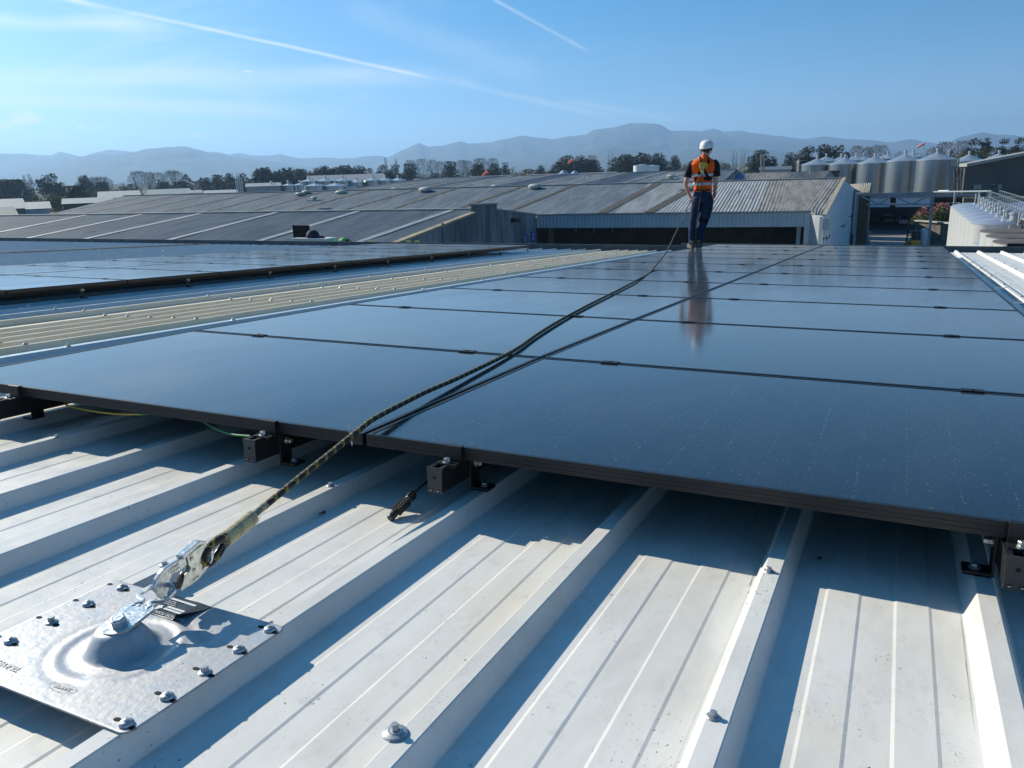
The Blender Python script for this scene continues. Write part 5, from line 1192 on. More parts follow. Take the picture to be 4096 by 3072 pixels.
# left group of tanks
for i, (x, w, y, o_) in enumerate(((1081, 76, 738, 'leftmost'), (1149, 62, 734, 'second'), (1196, 55, 731, 'third'), (1256, 80, 735, 'fourth'), (1338, 88, 735, 'fifth'), (1403, 70, 738, 'sixth'))):
    D = 3175 * 6.2 / 82 + (20 if i in (2, 5) else 0); p = at_dist(x, y + 9, D)
    silo(x, D, w / 3175 * D, p.z - CAM.z, f'squat stainless tank with shallow cone in the left tank farm, {o_} from the left', 'left tank farm', zbot=-10.7, cone=.13, bands=5, m=mat('dull tank steel', (.42, .44, .45), .4, .7))
for i, (x, y) in enumerate(((1425, 730), (1490, 722), (1540, 722), (1590, 722), (1235, 726), (1300, 725), (1370, 724))):
    D = 262; p = at_dist(x, y, D); silo(x, D, 5.6, p.z - CAM.z, f'white topped tank behind the left tank farm, {ORD[i]}', 'rear tanks of the left farm', zbot=-10.7, cone=.15, bands=3)
for i, (x, y, w) in enumerate(((2565, 662, 60), (2608, 664, 55))):
    D = 330; p = at_dist(x, y, D); silo(x, D, w / 3175 * D, p.z - CAM.z, ['white round tank in front of the large dark trees', 'white round tank partly behind its neighbour by the dark trees'][i], 'white tanks by the trees', zbot=-10.7, cone=.08, bands=2, m=mat('white tank', (.66, .67, .66), .6), neck=False)
for i, (x, y) in enumerate(((2255, 700), (2300, 702))):
    p = at_dist(x, y, 190); silo(x, 190, 3.6, p.z - CAM.z, ['small shiny cone just over the far ridge, left', 'small shiny cone just over the far ridge, right'][i], 'cones over the far ridge', zbot=-10.7, cone=.3, bands=2, neck=False)
# right tank farm close by: two receding rows
M_TW = mat('white tank shell', (.66, .66, .64), .42, .25, var=.1, vscale=.5); M_TD = mat('tank dome', (.50, .53, .58), .34, .5, var=.15, vscale=1)
M_TB = mat('brown tank top', (.13, .105, .085), .6, var=.3, vscale=1)
k = 0
NT = 12
for i in range(NT):
    t_ = i / (NT - 1); px_ = 4120 + (3880 - 4120) * t_ ** .75 if False else None
    D = 33 + 37 * t_; pa, pb = at_dist(3878, 815, 74.), at_dist(4152, 980, 40.5)
    q = pb.lerp(pa, t_); dd = math.hypot(q.x - CAM.x, q.y - CAM.y)
    for row in (0, 1):
        if row == 1 and i < 3: continue
        off = Vector((3.6 * row, .4 * row, 0)); q2 = q + off
        dia = 2.6; tt = thing('tank', f'white wine tank, {ORD[i]} from the near end of the {"left" if row == 0 else "right"} row beside our roof', 'tank', (q2.x, q2.y, GROUND), 0, 'white tanks right of the roof')
        H = 10.7 - 3.92 - (.9 if i == 4 and row == 0 else 0); r = dia / 2
        mb = MB(); mb.lathe([(r, 0), (r, H - .05), (r + .03, H)], 36); mb.build('shell', M_TW, tt, smooth=True)
        brown = i < 4
        mb = MB()
        if brown: mb.lathe([(r + .05, H), (r + .05, H + .05), (r * .4, H + .10), (.01, H + .12)], 36)
        else: mb.lathe([(r + .04, H), (r * .95, H + .07), (r * .6, H + .22), (.2, H + .30)], 36)
        tp = mb.build('top', M_TB if brown else M_TD, tt, smooth=True)
        mb = MB(); mb.lathe([(.24, H + .35), (.24, H + .72), (.30, H + .76), (.30, H + .86), (.1, H + .95)], 10, Matrix.Translation((.9, 0, -.25))); mb.tube([(.4, .3, H + .3), (.4, .3, H + 1.0)], .05, 6); mb.build('hatch', M_SSB, tp)
wk = thing('tank_walkway', 'galvanised walkway with railings running over the white tanks', 'walkway')
pa, pb = at_dist(3878, 815, 74.), at_dist(4152, 980, 40.5); off = Vector((1.55, .2, 0)); zt = CAM.z - 3.55
for s_ in (-.4, .4):
    mb = MB(); a_, b_ = pb + off + Vector((s_, 0, 0)), pa + off + Vector((s_, 0, 0)); a_.z = b_.z = zt
    for h in (0, .42, .85): mb.bar(a_ + Vector((0, 0, h)), b_ + Vector((0, 0, h)), .035)
    n = 32
    for j in range(n + 1): c = a_.lerp(b_, j / n); mb.bar(c, c + Vector((0, 0, .85)), .035)
    mb.build('railing', M_ZINC, wk)
a_, b_ = pb + off, pa + off; a_.z = b_.z = zt - .05; MB().bar(a_, b_, .8, .06).build('deck', M_GALV, wk)

# ------------------------------------------------------------------ right hand yard
DB = thing('dark_building', 'dark grey clad building with a pale roof edge and small windows at the right', 'building')
Dd = 150.
def WP(px, py, D): return at_dist(px, py, D)
a_, b_ = WP(3862, 664, Dd), WP(4200, 604, Dd + 8)
dv = Vector((b_.x - a_.x, b_.y - a_.y, 0)); Ld = dv.length; dv.normalize(); nv_ = Vector((dv.y, -dv.x, 0))
TD = frame(Vector((a_.x, a_.y, 0)), dv, ZU, nv_)                     # x along wall, y up, z towards us
zt0, zt1 = a_.z, b_.z
mb = MB(); mb.prism([(0, GROUND), (Ld * 2, GROUND), (Ld * 2, zt1 - .6), (Ld, zt1), (0, zt0)], -.3, 0, TD); mb.build('wall', mat('charcoal cladding', (.085, .079, .066), .7, var=.2, vscale=.3), DB)
mb = MB(); mb.prism([(-.3, zt0 - .1), (Ld, zt1 + .15), (Ld, zt1 + .6), (-.3, zt0 + .35)], -1.2, .8, TD); mb.build('roof', mat('pale roof edge', (.34, .33, .30), .7, var=.2, vscale=.4), DB)
for i, (x0, x1, y0, y1) in enumerate(((3888, 3958, 738, 760), (4010, 4084, 738, 760))):
    p, q = WP(x0, y1, Dd), WP(x1, y0, Dd); u0 = (p - a_).dot(dv); u1 = (q - a_).dot(dv)
    mb = MB(); mb.prism([(u0, p.z), (u1, p.z), (u1, q.z), (u0, q.z)], 0, .08, TD); wf = mb.build('window', mat('window frame', (.20, .21, .20), .6), DB)
    for j in range(3):
        w_ = (u1 - u0) / 3; mb = MB(); mb.prism([(u0 + w_ * j + .08, p.z + .1), (u0 + w_ * (j + 1) - .08, p.z + .1), (u0 + w_ * (j + 1) - .08, q.z - .1), (u0 + w_ * j + .08, q.z - .1)], .08, .12, TD)
        mb.build('pane', mat('window glass pale', (.30, .29, .26), .3) if (i, j) in ((0, 1), (0, 2), (1, 2)) else mat('window glass', (.01, .012, .012), .1), wf)
fc = thing('corrugated_screen', 'low beige corrugated screen wall below the dark building', 'wall')
mb = MB(); p, q = WP(3852, 790, 110.), WP(4200, 782, 110.); d_ = (q - p); n = 150
for i in range(n + 1):
    c = p.lerp(q, i / n); w_ = Vector((0, -.12 * (i % 2), 0)); mb.v += [tuple(c + w_), tuple(Vector((c.x, c.y, c.z - 2.2)) + w_)]
for i in range(n): mb.f.append((2 * i, 2 * i + 1, 2 * i + 3, 2 * i + 2))
mb.build('sheeting', mat('beige sheeting', (.42, .36, .25), .7, var=.2, vscale=1), fc)
pk = thing('pipe_rack', 'rusty steel frame with vertical pipes between the last silo and the dark building', 'pipe rack')
for j, x in enumerate((3808, 3822, 3836, 3848)):
    mb = MB(); a_, b_ = WP(x, 800, 160.), WP(x, 668 + j * 3, 160.); mb.bar(a_, b_, .32 if j % 2 else .22, .3); mb.build('column', mat('brown pipe', (.16, .12, .07), .7, var=.4, vscale=1) if j else M_PALE, pk)
mb = MB(); mb.bar(WP(3800, 716, 159.), WP(3852, 714, 159.), .5, .4); mb.bar(WP(3800, 670, 159.), WP(3860, 668, 159.), .4, .4); mb.bar(WP(3798, 640, 159.), WP(3798, 800, 159.), .3); mb.build('beam', mat('frame grey', (.20, .21, .21), .6), pk)
vb = thing('vent_stack', 'white vent stack standing above the last silo', 'stack', WP(3799, 625, 185.)); mb = MB(); mb.tube([(0, 0, -6), (0, 0, .8)], .32, 10); mb.lathe([(.45, .8), (.45, 1.1), (.1, 1.3)], 10); mb.build('pipe', M_PALE, vb)

# gantry frame with truss
gt = thing('gantry_frame', 'grey steel gantry with a latticed truss spanning beside the pale gable wall', 'gantry')
M_ST = mat('grey steel', (.26, .29, .31), .55, .2, var=.15, vscale=1)
Dg = 96.
a_, b_ = WP(3431, 779, Dg), WP(3734, 772, Dg)
def fwd(p, d): return p + CF * 0 + Vector((0, d, 0))
mb = MB(); mb.bar(a_, b_, .2, .26); mb.build('top_beam', M_ST, gt)
c_, d_ = WP(3468, 818, Dg), WP(3722, 817, Dg)
mb = MB(); mb.bar(c_, d_, .14, .16); mb.build('bottom_chord', M_ST, gt)
xs = [(3445, 785, 3515, 817), (3515, 817, 3570, 783), (3570, 783, 3648, 816), (3648, 816, 3722, 780)]
for (x0, y0, x1, y1) in xs: MB().bar(WP(x0, y0, Dg), WP(x1, y1, Dg), .16, .16).build('brace', M_ST, gt)
for x, yt in ((3734, 771), (3431, 776)):
    p = WP(x, yt, Dg); q = Vector((p.x, p.y, GROUND)); MB().bar(q, p, .26, .22).build('post', M_ST, gt)
pp = thing('overhead_pipe', 'thin overhead pipe on slim posts continuing right from the gantry', 'pipe')
mb = MB(); mb.tube([WP(3736, 768, Dg), WP(3965, 765, 84.)], .09, 8); mb.build('pipe', M_ST, pp)
mb = MB(); mb.tube([WP(3756, 767, Dg - .3), WP(3797, 767, 93.)], .16, 8); mb.build('joint', mat('bright lagging', (.75, .74, .66), .4), pp)
for x, y, D in ((3822, 768, 90.), (3920, 766, 86.), (3965, 768, 84.)): p = WP(x, y, D); mb = MB(); mb.tube([Vector((p.x, p.y, p.z - (4 if x < 3900 else 1.3))), p], .11, 8); mb.build('post', M_ST, pp)
# car shed behind
cs = thing('car_shed', 'open fronted shed in deep shade with parked cars and pale panels under its eave', 'building')
a_, b_ = WP(3437, 783, 137.), WP(3760, 776, 137.); dv = Vector((b_.x - a_.x, b_.y - a_.y, 0)); Ld = dv.length; dv.normalize(); nv_ = Vector((dv.y, -dv.x, 0)); TS = frame(Vector((a_.x, a_.y, 0)), dv, ZU, nv_); zt = a_.z
mb = MB(); mb.add([TS @ Vector(p) for p in ((-1, zt + .1, .3), (Ld + 5, zt + .1, .3), (Ld + 5, zt - 1.8, -19), (-1, zt - 1.8, -19), (-1, zt - .3, .3), (Ld + 5, zt - .3, .3), (Ld + 5, zt - 2.1, -19), (-1, zt - 2.1, -19))], [(0, 1, 2, 3), (4, 7, 6, 5), (0, 4, 5, 1), (1, 5, 6, 2), (3, 2, 6, 7), (0, 3, 7, 4)]); mb.build('roof', mat('shed roof', (.25, .26, .26), .7), cs)
for (x0, x1) in ((3445, 3561), (3584, 3722)):
    u0 = (WP(x0, 800, 137.) - a_).dot(dv); u1 = (WP(x1, 800, 137.) - a_).dot(dv); mb = MB(); mb.prism([(u0, zt - 1.75), (u1, zt - 1.75), (u1, zt - .32), (u0, zt - .32)], -.1, 0, TS); mb.build('translucent_panel', mat('pale blue sheet', (.55, .62, .70), .5, var=.15, vscale=.6), cs)
mb = MB(); mb.prism([(-1, GROUND), (Ld + 6, GROUND), (Ld + 6, zt - 2.2), (-1, zt - 2.2)], -19, -18.8, TS); mb.build('back_wall', mat('shed back', (.10, .13, .16), .8), cs)
mb = MB(); mb.prism([(-1, GROUND), (0, GROUND), (0, zt - 2), (-1, zt - 2)], -19, 0, TS); mb.prism([(Ld + 5, GROUND), (Ld + 6, GROUND), (Ld + 6, zt - 2), (Ld + 5, zt - 2)], -19, 0, TS); mb.build('side_wall', mat('shed side', (.12, .14, .16), .8), cs)
rd = MB(); rd.quad(*[at_z(x, y, GROUND + .05) for x, y in ((3380, 946), (3700, 938), (3700, 905), (3380, 911))]); kind(rd.build('road', mat('asphalt', (.055, .058, .062), .9, var=.2, vscale=.4)), 'structure')
def car(px, py, D, yaw, col, label):
    p = WP(px, py, D); p.z = GROUND + .06
    t = thing('parked_car', label, 'car', p, yaw, 'cars parked in the open shed')
    pf = [(-2.1, .32), (-2.15, .65), (-2.0, .92), (-1.55, 1.02), (-1.15, 1.42), (-.2, 1.50), (.75, 1.42), (1.35, .98), (1.95, .88), (2.15, .62), (2.1, .32)]
    mb = MB(); T = Matrix(((0, 0, 1, 0), (1, 0, 0, 0), (0, 1, 0, 0), (0, 0, 0, 1)))
    mb.prism(pf, -.86, .86, T); mb.build('body', mat('car ' + label[:6], col, .35, .2, coat=.6), t, bevel=.10)
    mb = MB(); mb.prism([(-1.52, 1.04), (-1.18, 1.36), (.70, 1.36), (1.22, 1.02)], -.875, .875, T); mb.build('side_window', mat('car glass', (.01, .012, .015), .08), t)
    for y0 in (-1.60, 1.38):
        mb = MB(); z0, z1 = 1.03, 1.40; s_ = 1 if y0 < 0 else -1; mb.add([(-.70, y0 - .05 * s_, z0), (.70, y0 - .05 * s_, z0), (.60, y0 + (.36 if s_ > 0 else -.60), z1 + .01), (-.60, y0 + (.36 if s_ > 0 else -.60), z1 + .01)], [(0, 1, 2, 3)]); mb.build('windscreen', mat('car glass', (.01, .012, .015), .08), t)
    for y0 in (-1.3, 1.3):
        for x0 in (-.80, .80): 
            mb = MB(); mb.lathe([(.33, -.11), (.33, .11)], 16, Matrix.Translation((x0, y0, .33)) @ Matrix.Rotation(pi / 2, 4, 'Y')); w = mb.build('wheel', M_RUBBER, t); mb = MB(); mb.lathe([(.18, -.115), (.18, .115)], 12, Matrix.Translation((x0, y0, .33)) @ Matrix.Rotation(pi / 2, 4, 'Y')); mb.build('rim', M_ZINC, w)
    for x0 in (-.62, .62): mb = MB(); mb.box(x0 - .16, x0 + .16, -2.16, -2.08, .66, .80); mb.build('tail_light', mat('tail red', (.4, .02, .02), .3), t); mb = MB(); mb.box(x0 - .18, x0 + .18, 2.06, 2.14, .62, .78); mb.build('headlight', mat('lamp clear', (.7, .72, .74), .15), t)
car(3549, 872, 150, rad(8), (.16, .17, .18), 'dark grey car, leftmost of the three parked in the shade')
car(3614, 876, 147, rad(5), (.50, .52, .54), 'silver car parked in the middle of the shaded shed')
car(3672, 870, 150, rad(3), (.42, .46, .52), 'pale blue grey car half hidden behind the pink blossom')
# lean-to, white cabin, wall, forklift, post
lt = thing('lean_to_shed', 'small shed with a beige corrugated roof in front of the second silo', 'building'); 
p0, p1, p2, p3_ = WP(3401, 738, 112.), WP(3487, 732, 112.), WP(3478, 771, 107.), WP(3428, 771, 107.)
mb = MB(); n = 22
for i in range(n + 1):
    w_ = .07 * (i % 2); mb.v += [tuple(p0.lerp(p1, i / n) + Vector((0, 0, w_))), tuple(p3_.lerp(p2, i / n) + Vector((0, 0, w_)))]
for i in range(n): mb.f.append((2 * i, 2 * i + 2, 2 * i + 3, 2 * i + 1))
mb.build('roof', mat('beige corrugated', (.38, .34, .27), .75, var=.25, vscale=1), lt)
mb = MB(); q = [p3_, p2]; mb.add([p3_ - Vector((0, -.3, .15)), p2 - Vector((0, -.3, .15)), Vector((p2.x, p2.y + .3, GROUND)), Vector((p3_.x, p3_.y + .3, GROUND))], [(0, 1, 2, 3)]); mb.add([p2 - Vector((0, -.3, .15)), p1 - Vector((0, 0, .1)), Vector((p1.x, p1.y, GROUND)), Vector((p2.x, p2.y + .3, GROUND))], [(0, 1, 2, 3)]); mb.build('wall', mat('brown wall', (.09, .06, .035), .8), lt)
cb = thing('yard_cabin', 'white cabin with an ochre band standing beside the pale gable wall', 'cabin', (0, 0, 0))
a_, b_ = WP(3422, 909, 120.), WP(3468, 909, 120.); zt = WP(3440, 820, 120.).z; zo = WP(3440, 846, 120.).z
mb = MB(); mb.box(a_.x - 3, b_.x, a_.y, a_.y + 5, GROUND, zo); mb.build('body', mat('cabin white', (.50, .51, .49), .7), cb); mb = MB(); mb.box(a_.x - 3, b_.x - .3, a_.y + .05, a_.y + 5, zo, zt); mb.build('band', mat('ochre', (.42, .24, .06), .7, var=.3, vscale=.8), cb)
rw = thing('retaining_wall', 'brown stained concrete retaining wall under the hedge', 'wall')
a_, b_ = WP(3655, 975, 114.), WP(3840, 975, 108.); zt = WP(3720, 889, 111.).z
mb = MB(); mb.bar((a_.x, a_.y, (GROUND + zt) / 2), (b_.x, b_.y, (GROUND + zt) / 2), .5, zt - GROUND); mb.build('wall_slab', mat('brown concrete', (.20, .175, .14), .9, 0, .2, col2=(.10, .09, .075), vscale=.9, bump=.4, bscale=4), rw)
mb = MB(); mb.bar((a_.x, a_.y - .3, zt + .03), (b_.x, b_.y - .3, zt + .03), .7, .16); mb.build('wall_coping', M_CAPPING, rw)
fk = thing('forklift', 'orange forklift with a dark mast parked at the foot of the retaining wall', 'forklift', Vector((at_dist(3650, 975, 107.).x, at_dist(3650, 975, 107.).y, GROUND)), rad(20))
M_ORG = mat('forklift orange', (.75, .27, .02), .45, coat=.3)
mb = MB(); mb.box(-.55, .55, -1.1, .9, .35, 1.05); mb.prism([(-1.15, .35), (-.3, .35), (-.3, 1.25), (-.9, 1.2)], -.55, .55, Matrix(((0, 0, 1, 0), (1, 0, 0, 0), (0, 1, 0, 0), (0, 0, 0, 1)))); mb.build('body', M_ORG, fk, bevel=.06)
for x in (-.5, .5):
    for y, y2 in ((-.75, -.6), (.6, .45)): MB().bar((x, y, 1.0), (x * .92, y2, 2.2), .08).build('cab_post', M_BLACKM, fk)
mb = MB(); mb.box(-.52, .52, -.7, .55, 2.18, 2.26); mb.build('cab_roof', M_BLACKM, fk)
mb = MB()
for x in (-.32, .32): mb.bar((x, 1.05, .1), (x, 1.0, 3.3), .12, .16)
for z in (.5, 1.6, 2.6, 3.2): mb.bar((-.35, 1.05, z), (.35, 1.05, z), .1)
mb.build('mast', M_BLACKM, fk); mb = MB()
for x in (-.25, .25): mb.box(x - .06, x + .06, 1.1, 2.2, .1, .15)
mb.build('fork', M_BLACKM, fk)
for x in (-.5, .5):
    for y in (-.8, .7): mb = MB(); mb.lathe([(.32, -.12), (.32, .12)], 14, Matrix.Translation((x, y, .32)) @ Matrix.Rotation(pi / 2, 4, 'Y')); mb.build('wheel', M_RUBBER, fk)
mb = MB(); mb.box(-.22, .22, -.45, 0, 1.05, 1.2); mb.box(-.22, .22, -.55, -.42, 1.2, 1.7); mb.build('seat', M_BLACKM, fk)
gb = thing('gas_vessel', 'pale upright gas vessel with a rounded top beside the forklift', 'vessel', Vector((at_dist(3692, 975, 107.).x, at_dist(3692, 975, 107.).y, GROUND))); mb = MB(); mb.lathe([(.42, 0), (.45, .2), (.45, 2.0), (.38, 2.35), (.2, 2.55), (.02, 2.6)], 16); mb.build('shell', mat('vessel grey', (.46, .48, .48), .5, .2), gb, smooth=True); mb = MB(); mb.tube([(.55, 0, 0), (.55, 0, 2.2), (.2, 0, 2.7)], .04, 6); mb.build('pipe', M_ZINC, gb)
yc = thing('yard_machine', 'small grey pump skid in the yard by the end of the gable wall', 'pump', at_z(3437, 985, GROUND)); mb = MB(); mb.box(-1.4, 1.2, -.5, .5, .1, .8); mb.box(-1, .1, -.4, .4, .8, 1.5); mb.box(.5, 1.0, -.3, .3, .8, 1.9); mb.build('casing', mat('pump grey', (.30, .32, .35), .5, var=.3, vscale=1.5), yc, bevel=.05); mb = MB(); mb.tube([(-1.4, 0, .8), (-1.4, 0, 1.8), (1.2, 0, 1.8), (1.2, 0, .8)], .05, 6); mb.build('rail', M_ZINC, yc)
vg = thing('louvre_box', 'small black louvred box on the far gutter at the right', 'vent box', RX @ Vector((3.02, 15.2, -.20)), 0); mb = MB()
for k in range(4): mb.box(-.17, .17, -.03, .03, .02 + k * .04, .04 + k * .04)
mb.box(-.18, -.165, -.04, .04, 0, .17); mb.box(.165, .18, -.04, .04, 0, .17); mb.build('louvres', M_BLACKM, vg); mb = MB(); mb.box(-.165, .165, .02, .05, 0, .17); mb.build('back_plate', M_HOLE, vg)

# ------------------------------------------------------------------ people and kit on the lower roof, safety netting flags
base = at_dist(1200, 985, 34.)
bd = thing('black_board', 'black upright board standing on the roof beside a crouching worker', 'board', at_dist(1212, 978, 34.)); s_ = 34. / 3175
mb = MB(); mb.box(-38 * s_, 38 * s_, -.02, .02, 0, 72 * s_); mb.build('sheet', M_HOLE, bd); mb = MB(); mb.box(-39 * s_, -37 * s_, -.05, .05, -.1, 74 * s_); mb.build('edge_post', M_BLACKM, bd)
cr = thing('clear_crate', 'long translucent plastic tub with pale rim next to the black board', 'tub', at_dist(1257, 978, 33.4))
mb = MB(); mb.box(-80 * s_, 80 * s_, -.3, .3, 0, 22 * s_); mb.build('tub', mat('milky plastic', (.35, .50, .46), .35), cr, bevel=.02); mb = MB(); mb.box(-82 * s_, 82 * s_, -.33, .33, 22 * s_, 25 * s_); mb.build('rim', mat('rim white', (.62, .66, .66), .4), cr)
bg_ = thing('dark_bag', 'dark blue bag slumped on the tub against the black board', 'bag', at_dist(1253, 958, 33.4)); mb = MB()
mb.lathe([(.24, 0), (.30, .10), (.27, .25), (.16, .36), (.03, .38)], 14, squash=.8); o = mb.build('bag_body', mat('navy cloth', (.012, .016, .04), .8, bump=.6, bscale=8), bg_, smooth=True); mb = MB(); mb.tube([(.25, 0, .05), (.45, 0, .12), (.6, 0, .04)], .05, 8); mb.build('strap', M_BLACKM, bg_)
cw = thing('person', 'crouching worker in a bright green vest with dark hair bent over behind the gutter', 'person', at_dist(1372, 984, 33.))
mb = MB(); mb.lathe([(.16, -.08), (.22, .02), (.24, .16), (.21, .30), (.13, .38), (.03, .40)], 18, Matrix.Translation((-.08, 0, -.02)) @ Matrix.Rotation(rad(48), 4, 'Y'), squash=.8); mb.build('vest', mat('hi vis green', (.07, .50, .05), .7, bump=.4, bscale=9), cw, smooth=True)
skin({'a': ((.10, 0, -.1), .16), 'b': ((.14, 0, .16), .17), 'c': ((.26, 0, .22), .08), 'd': ((.36, -.02, .14), .095), 'e': ((.20, -.20, .12), .055), 'f': ((.30, -.26, -.05), .045), 'g': ((-.05, 0, -.12), .13), 'h': ((.15, .2, .12), .055)}, [('a', 'b'), ('b', 'c'), ('c', 'd'), ('b', 'e'), ('e', 'f'), ('a', 'g'), ('b', 'h')], 'body', mat('dark clothing', (.03, .025, .025), .8), cw, 2, 'b')
mb = MB(); mb.lathe([(.03, -.10), (.105, -.04), (.11, .03), (.07, .09), (.02, .105)], 14, Matrix.Translation((.39, -.02, .12)) @ Matrix.Rotation(rad(60), 4, 'Y')); mb.build('hair', mat('brown hair', (.05, .028, .018), .8), cw, smooth=True)
M_FLAG = mat('red flag', (.85, .06, .05), .7)
q0 = None; fl = []
for i, (x, y, s2) in enumerate(((1097, 965, .09), (1132, 955, .10), (1165, 946, .10), (1264, 920, .10), (1300, 908, .20), (1320, 902, .12), (1366, 886, .08), (1392, 878, .08), (1407, 872, .09), (1449, 855, .08), (1477, 849, .10))):
    p = at_plane(x, y, p1 + ZU * .22, n1); fl.append(p)
    mb = MB(); mb.add([Vector((-s2 * 1.2, 0, s2 * .8)), Vector((s2 * 1.2, 0, s2 * .5)), Vector((.2 * s2, .05, -s2 * 1.2)), Vector((0, -.05, 0))], [(0, 3, 1), (0, 2, 3), (3, 2, 1)]); o = mb.build('warning_flag', M_FLAG); o.location = p
    tag(o, f'small red flag on the line across the left roof, {ORD[i]} from the lower end', 'flag', 'red flags on the bunting line')
mb = MB(); mb.tube(fl, .012, 5); tag(mb.build('flag_line', mat('pink cord', (.55, .22, .2), .7)), 'thin cord with red flags stretched up the left roof', 'cord')
for i, (x, y, D, w_) in enumerate(((1941, 695, 250., 26), (2283, 647, 300., 24), (3682, 583, 300., 22))):
    p = at_dist(x, y, D); k_ = D / 3175; t = thing('windsock', ['orange windsock left of the yellow shrub', 'orange windsock in front of the tall dark trees', 'red and white windsock above the last silo'][i], 'windsock', p); mb = MB(); r0 = 5 * k_
    mb.tube([Vector((w_ / 2 * k_, 0, 7 * k_)), Vector((0, 0, 1 * k_)), Vector((-w_ / 2 * k_, 0, -7 * k_))], [r0, r0 * .9, r0 * .6], 10); mb.build('sock', mat('sock orange', (.80, .10, .05), .7) if i < 2 else mat('sock pink', (.75, .25, .22), .7), t); mb = MB(); mb.tube([Vector((w_ / 2 * k_, 0, 8 * k_)), Vector((w_ / 2 * k_, 0, GROUND - p.z))], .05, 6); mb.build('pole', M_ST, t)
# scaffold poles on the near edge of the lower roof
sc_ = thing('guard_rail', 'low galvanised guard rail with green clips beyond our gutter', 'guard rail'); mb = MB(); mb.tube([at_dist(1400, 969, 31.), at_dist(1700, 973, 31.5)], .03, 6); mb.build('rail', M_ZINC, sc_)
for x in (1480, 1634, 1668): mb = MB(); p = at_dist(x, 968, 31.); mb.tube([p + Vector((0, 0, -.6)), p + Vector((0, 0, .06))], .035, 6); mb.build('post', M_ZINC, sc_); mb = MB(); mb.box(-.09, .09, -.05, .05, -.05, .05, Matrix.Translation(p)); mb.build('clip', mat('clip green', (.35, .50, .08), .6), sc_)

# ------------------------------------------------------------------ low buildings at the left
def shed(px0, px1, ytop, D, depth, col, rcol, label, rise=1.2, wallh=None, door=False):
    a_, b_ = at_dist(px0, ytop, D), at_dist(px1, ytop, D); t = thing('industrial_unit', label, 'building'); d = Vector((b_.x - a_.x, b_.y - a_.y, 0)); L = d.length; d.normalize(); nn = Vector((-d.y, d.x, 0)); T = frame(Vector((a_.x, a_.y, 0)), d, nn, ZU)
    z1 = a_.z; z0 = z1 - rise
    mb = MB(); mb.box(0, L, 0, depth, GROUND, z0, T); mb.build('wall', mat('unit wall %s' % (col,), col, .8, var=.15, vscale=.3), t)
    mb = MB(); vs = [T @ Vector(p) for p in ((-.4, -.4, z0), (L + .4, -.4, z0), (L + .4, depth / 2, z1), (-.4, depth / 2, z1), (-.4, depth + .4, z0), (L + .4, depth + .4, z0))]; mb.add(vs, [(0, 1, 2, 3), (3, 2, 5, 4), (0, 3, 4), (1, 5, 2)]); o = mb.build('roof', mat('unit roof %s' % (rcol,), tuple(c * .62 for c in rcol), .55, .1, var=.2, vscale=.3), t)
    k = 0; n = max(1, int(L / 9))
    for i in range(n): 
        u = L * (i + .5) / n; mb = MB(); mb.box(u - 1.3, u + 1.3, -.06, 0, z0 - 3.2, z0 - 1.6, T); mb.build('window', mat('unit glass', (.05, .06, .07), .2), t)
    return t
SD = [(-260, 95, 810, 170, 22, (.16, .15, .14), (.42, .42, .42), 'low unit with a pale roof at the left picture edge', 1.6), (40, 195, 815, 190, 20, (.55, .60, .64), (.45, .46, .47), 'white walled unit with a small dark emblem at far left', 1.2), (-300, 60, 848, 130, 20, (.13, .12, .11), (.10, .10, .10), 'dark low workshop in the left corner beyond the roof', 1.0),
      (250, 450, 798, 210, 24, (.08, .10, .09), (.40, .42, .42), 'unit with dark green front and pale roof right of the white one', 1.0), (390, 560, 769, 330, 40, (.30, .31, .30), (.52, .51, .48), 'broad shed with a cream roof under the bare trees', 2.2), (590, 760, 760, 300, 26, (.02, .06, .045), (.36, .40, .38), 'long shed with a dark green wall below the bare trees', 1.6),
      (520, 690, 785, 240, 24, (.35, .36, .35), (.40, .40, .38), 'grey unit with two pale roof strips in the left middle', 1.2), (690, 805, 782, 230, 26, (.25, .25, .25), (.46, .43, .36), 'unit with a tan roof left of the pipe tower', 1.6), (750, 805, 762, 280, 10, (.62, .63, .61), (.55, .56, .55), 'small white unit end between green shed and tower', .8),
      (815, 950, 765, 300, 40, (.45, .47, .48), (.52, .54, .56), 'long low shed with silver roof left of the pipe tower', 1.6), (985, 1120, 735, 235, 20, (.36, .38, .37), (.46, .48, .48), 'grey two storey unit with small windows behind the left tanks', .8), (1228, 1536, 703, 285, 14, (.40, .41, .40), (.58, .58, .56), 'long white roofed hall behind the left tank farm', 2.2),
      (3040, 3165, 668, 300, 20, (.28, .29, .28), (.20, .24, .28), 'low blue grey shed at the field edge right of the worker', 1.0), (1660, 1890, 716, 210, 10, (.5, .5, .48), (.60, .60, .58), 'strip of white roof peeping over the far left ridge', .8), (1885, 2040, 706, 212, 10, (.5, .5, .48), (.60, .60, .58), 'strip of white roof peeping over the far ridge, left of the yellow shrub', .8), (2110, 2240, 699, 214, 10, (.5, .5, .48), (.62, .62, .60), 'strip of white roof right of the yellow shrub', .8), (2300, 2465, 693, 216, 10, (.5, .5, .48), (.62, .62, .60), 'strip of white roof below the tall dark trees', .8)]
for s_ in SD: shed(*s_)
pt = thing('pipe_tower', 'silvery lattice tower of pipes standing left of the stainless tanks', 'tower', at_dist(962, 785, 215.)); k_ = 215 / 3175
mb = MB()
for x in (-15, -6, 4, 14): mb.bar((x * k_, 0, -2), (x * k_, 0, (82 if abs(x) < 10 else 66) * k_), .16)
mb.build('column', M_ZINC, pt); mb = MB()
for z in (10, 30, 50, 64): mb.bar((-17 * k_, 0, z * k_), (18 * k_, 0, z * k_), .12)
mb.build('brace', M_ZINC, pt)
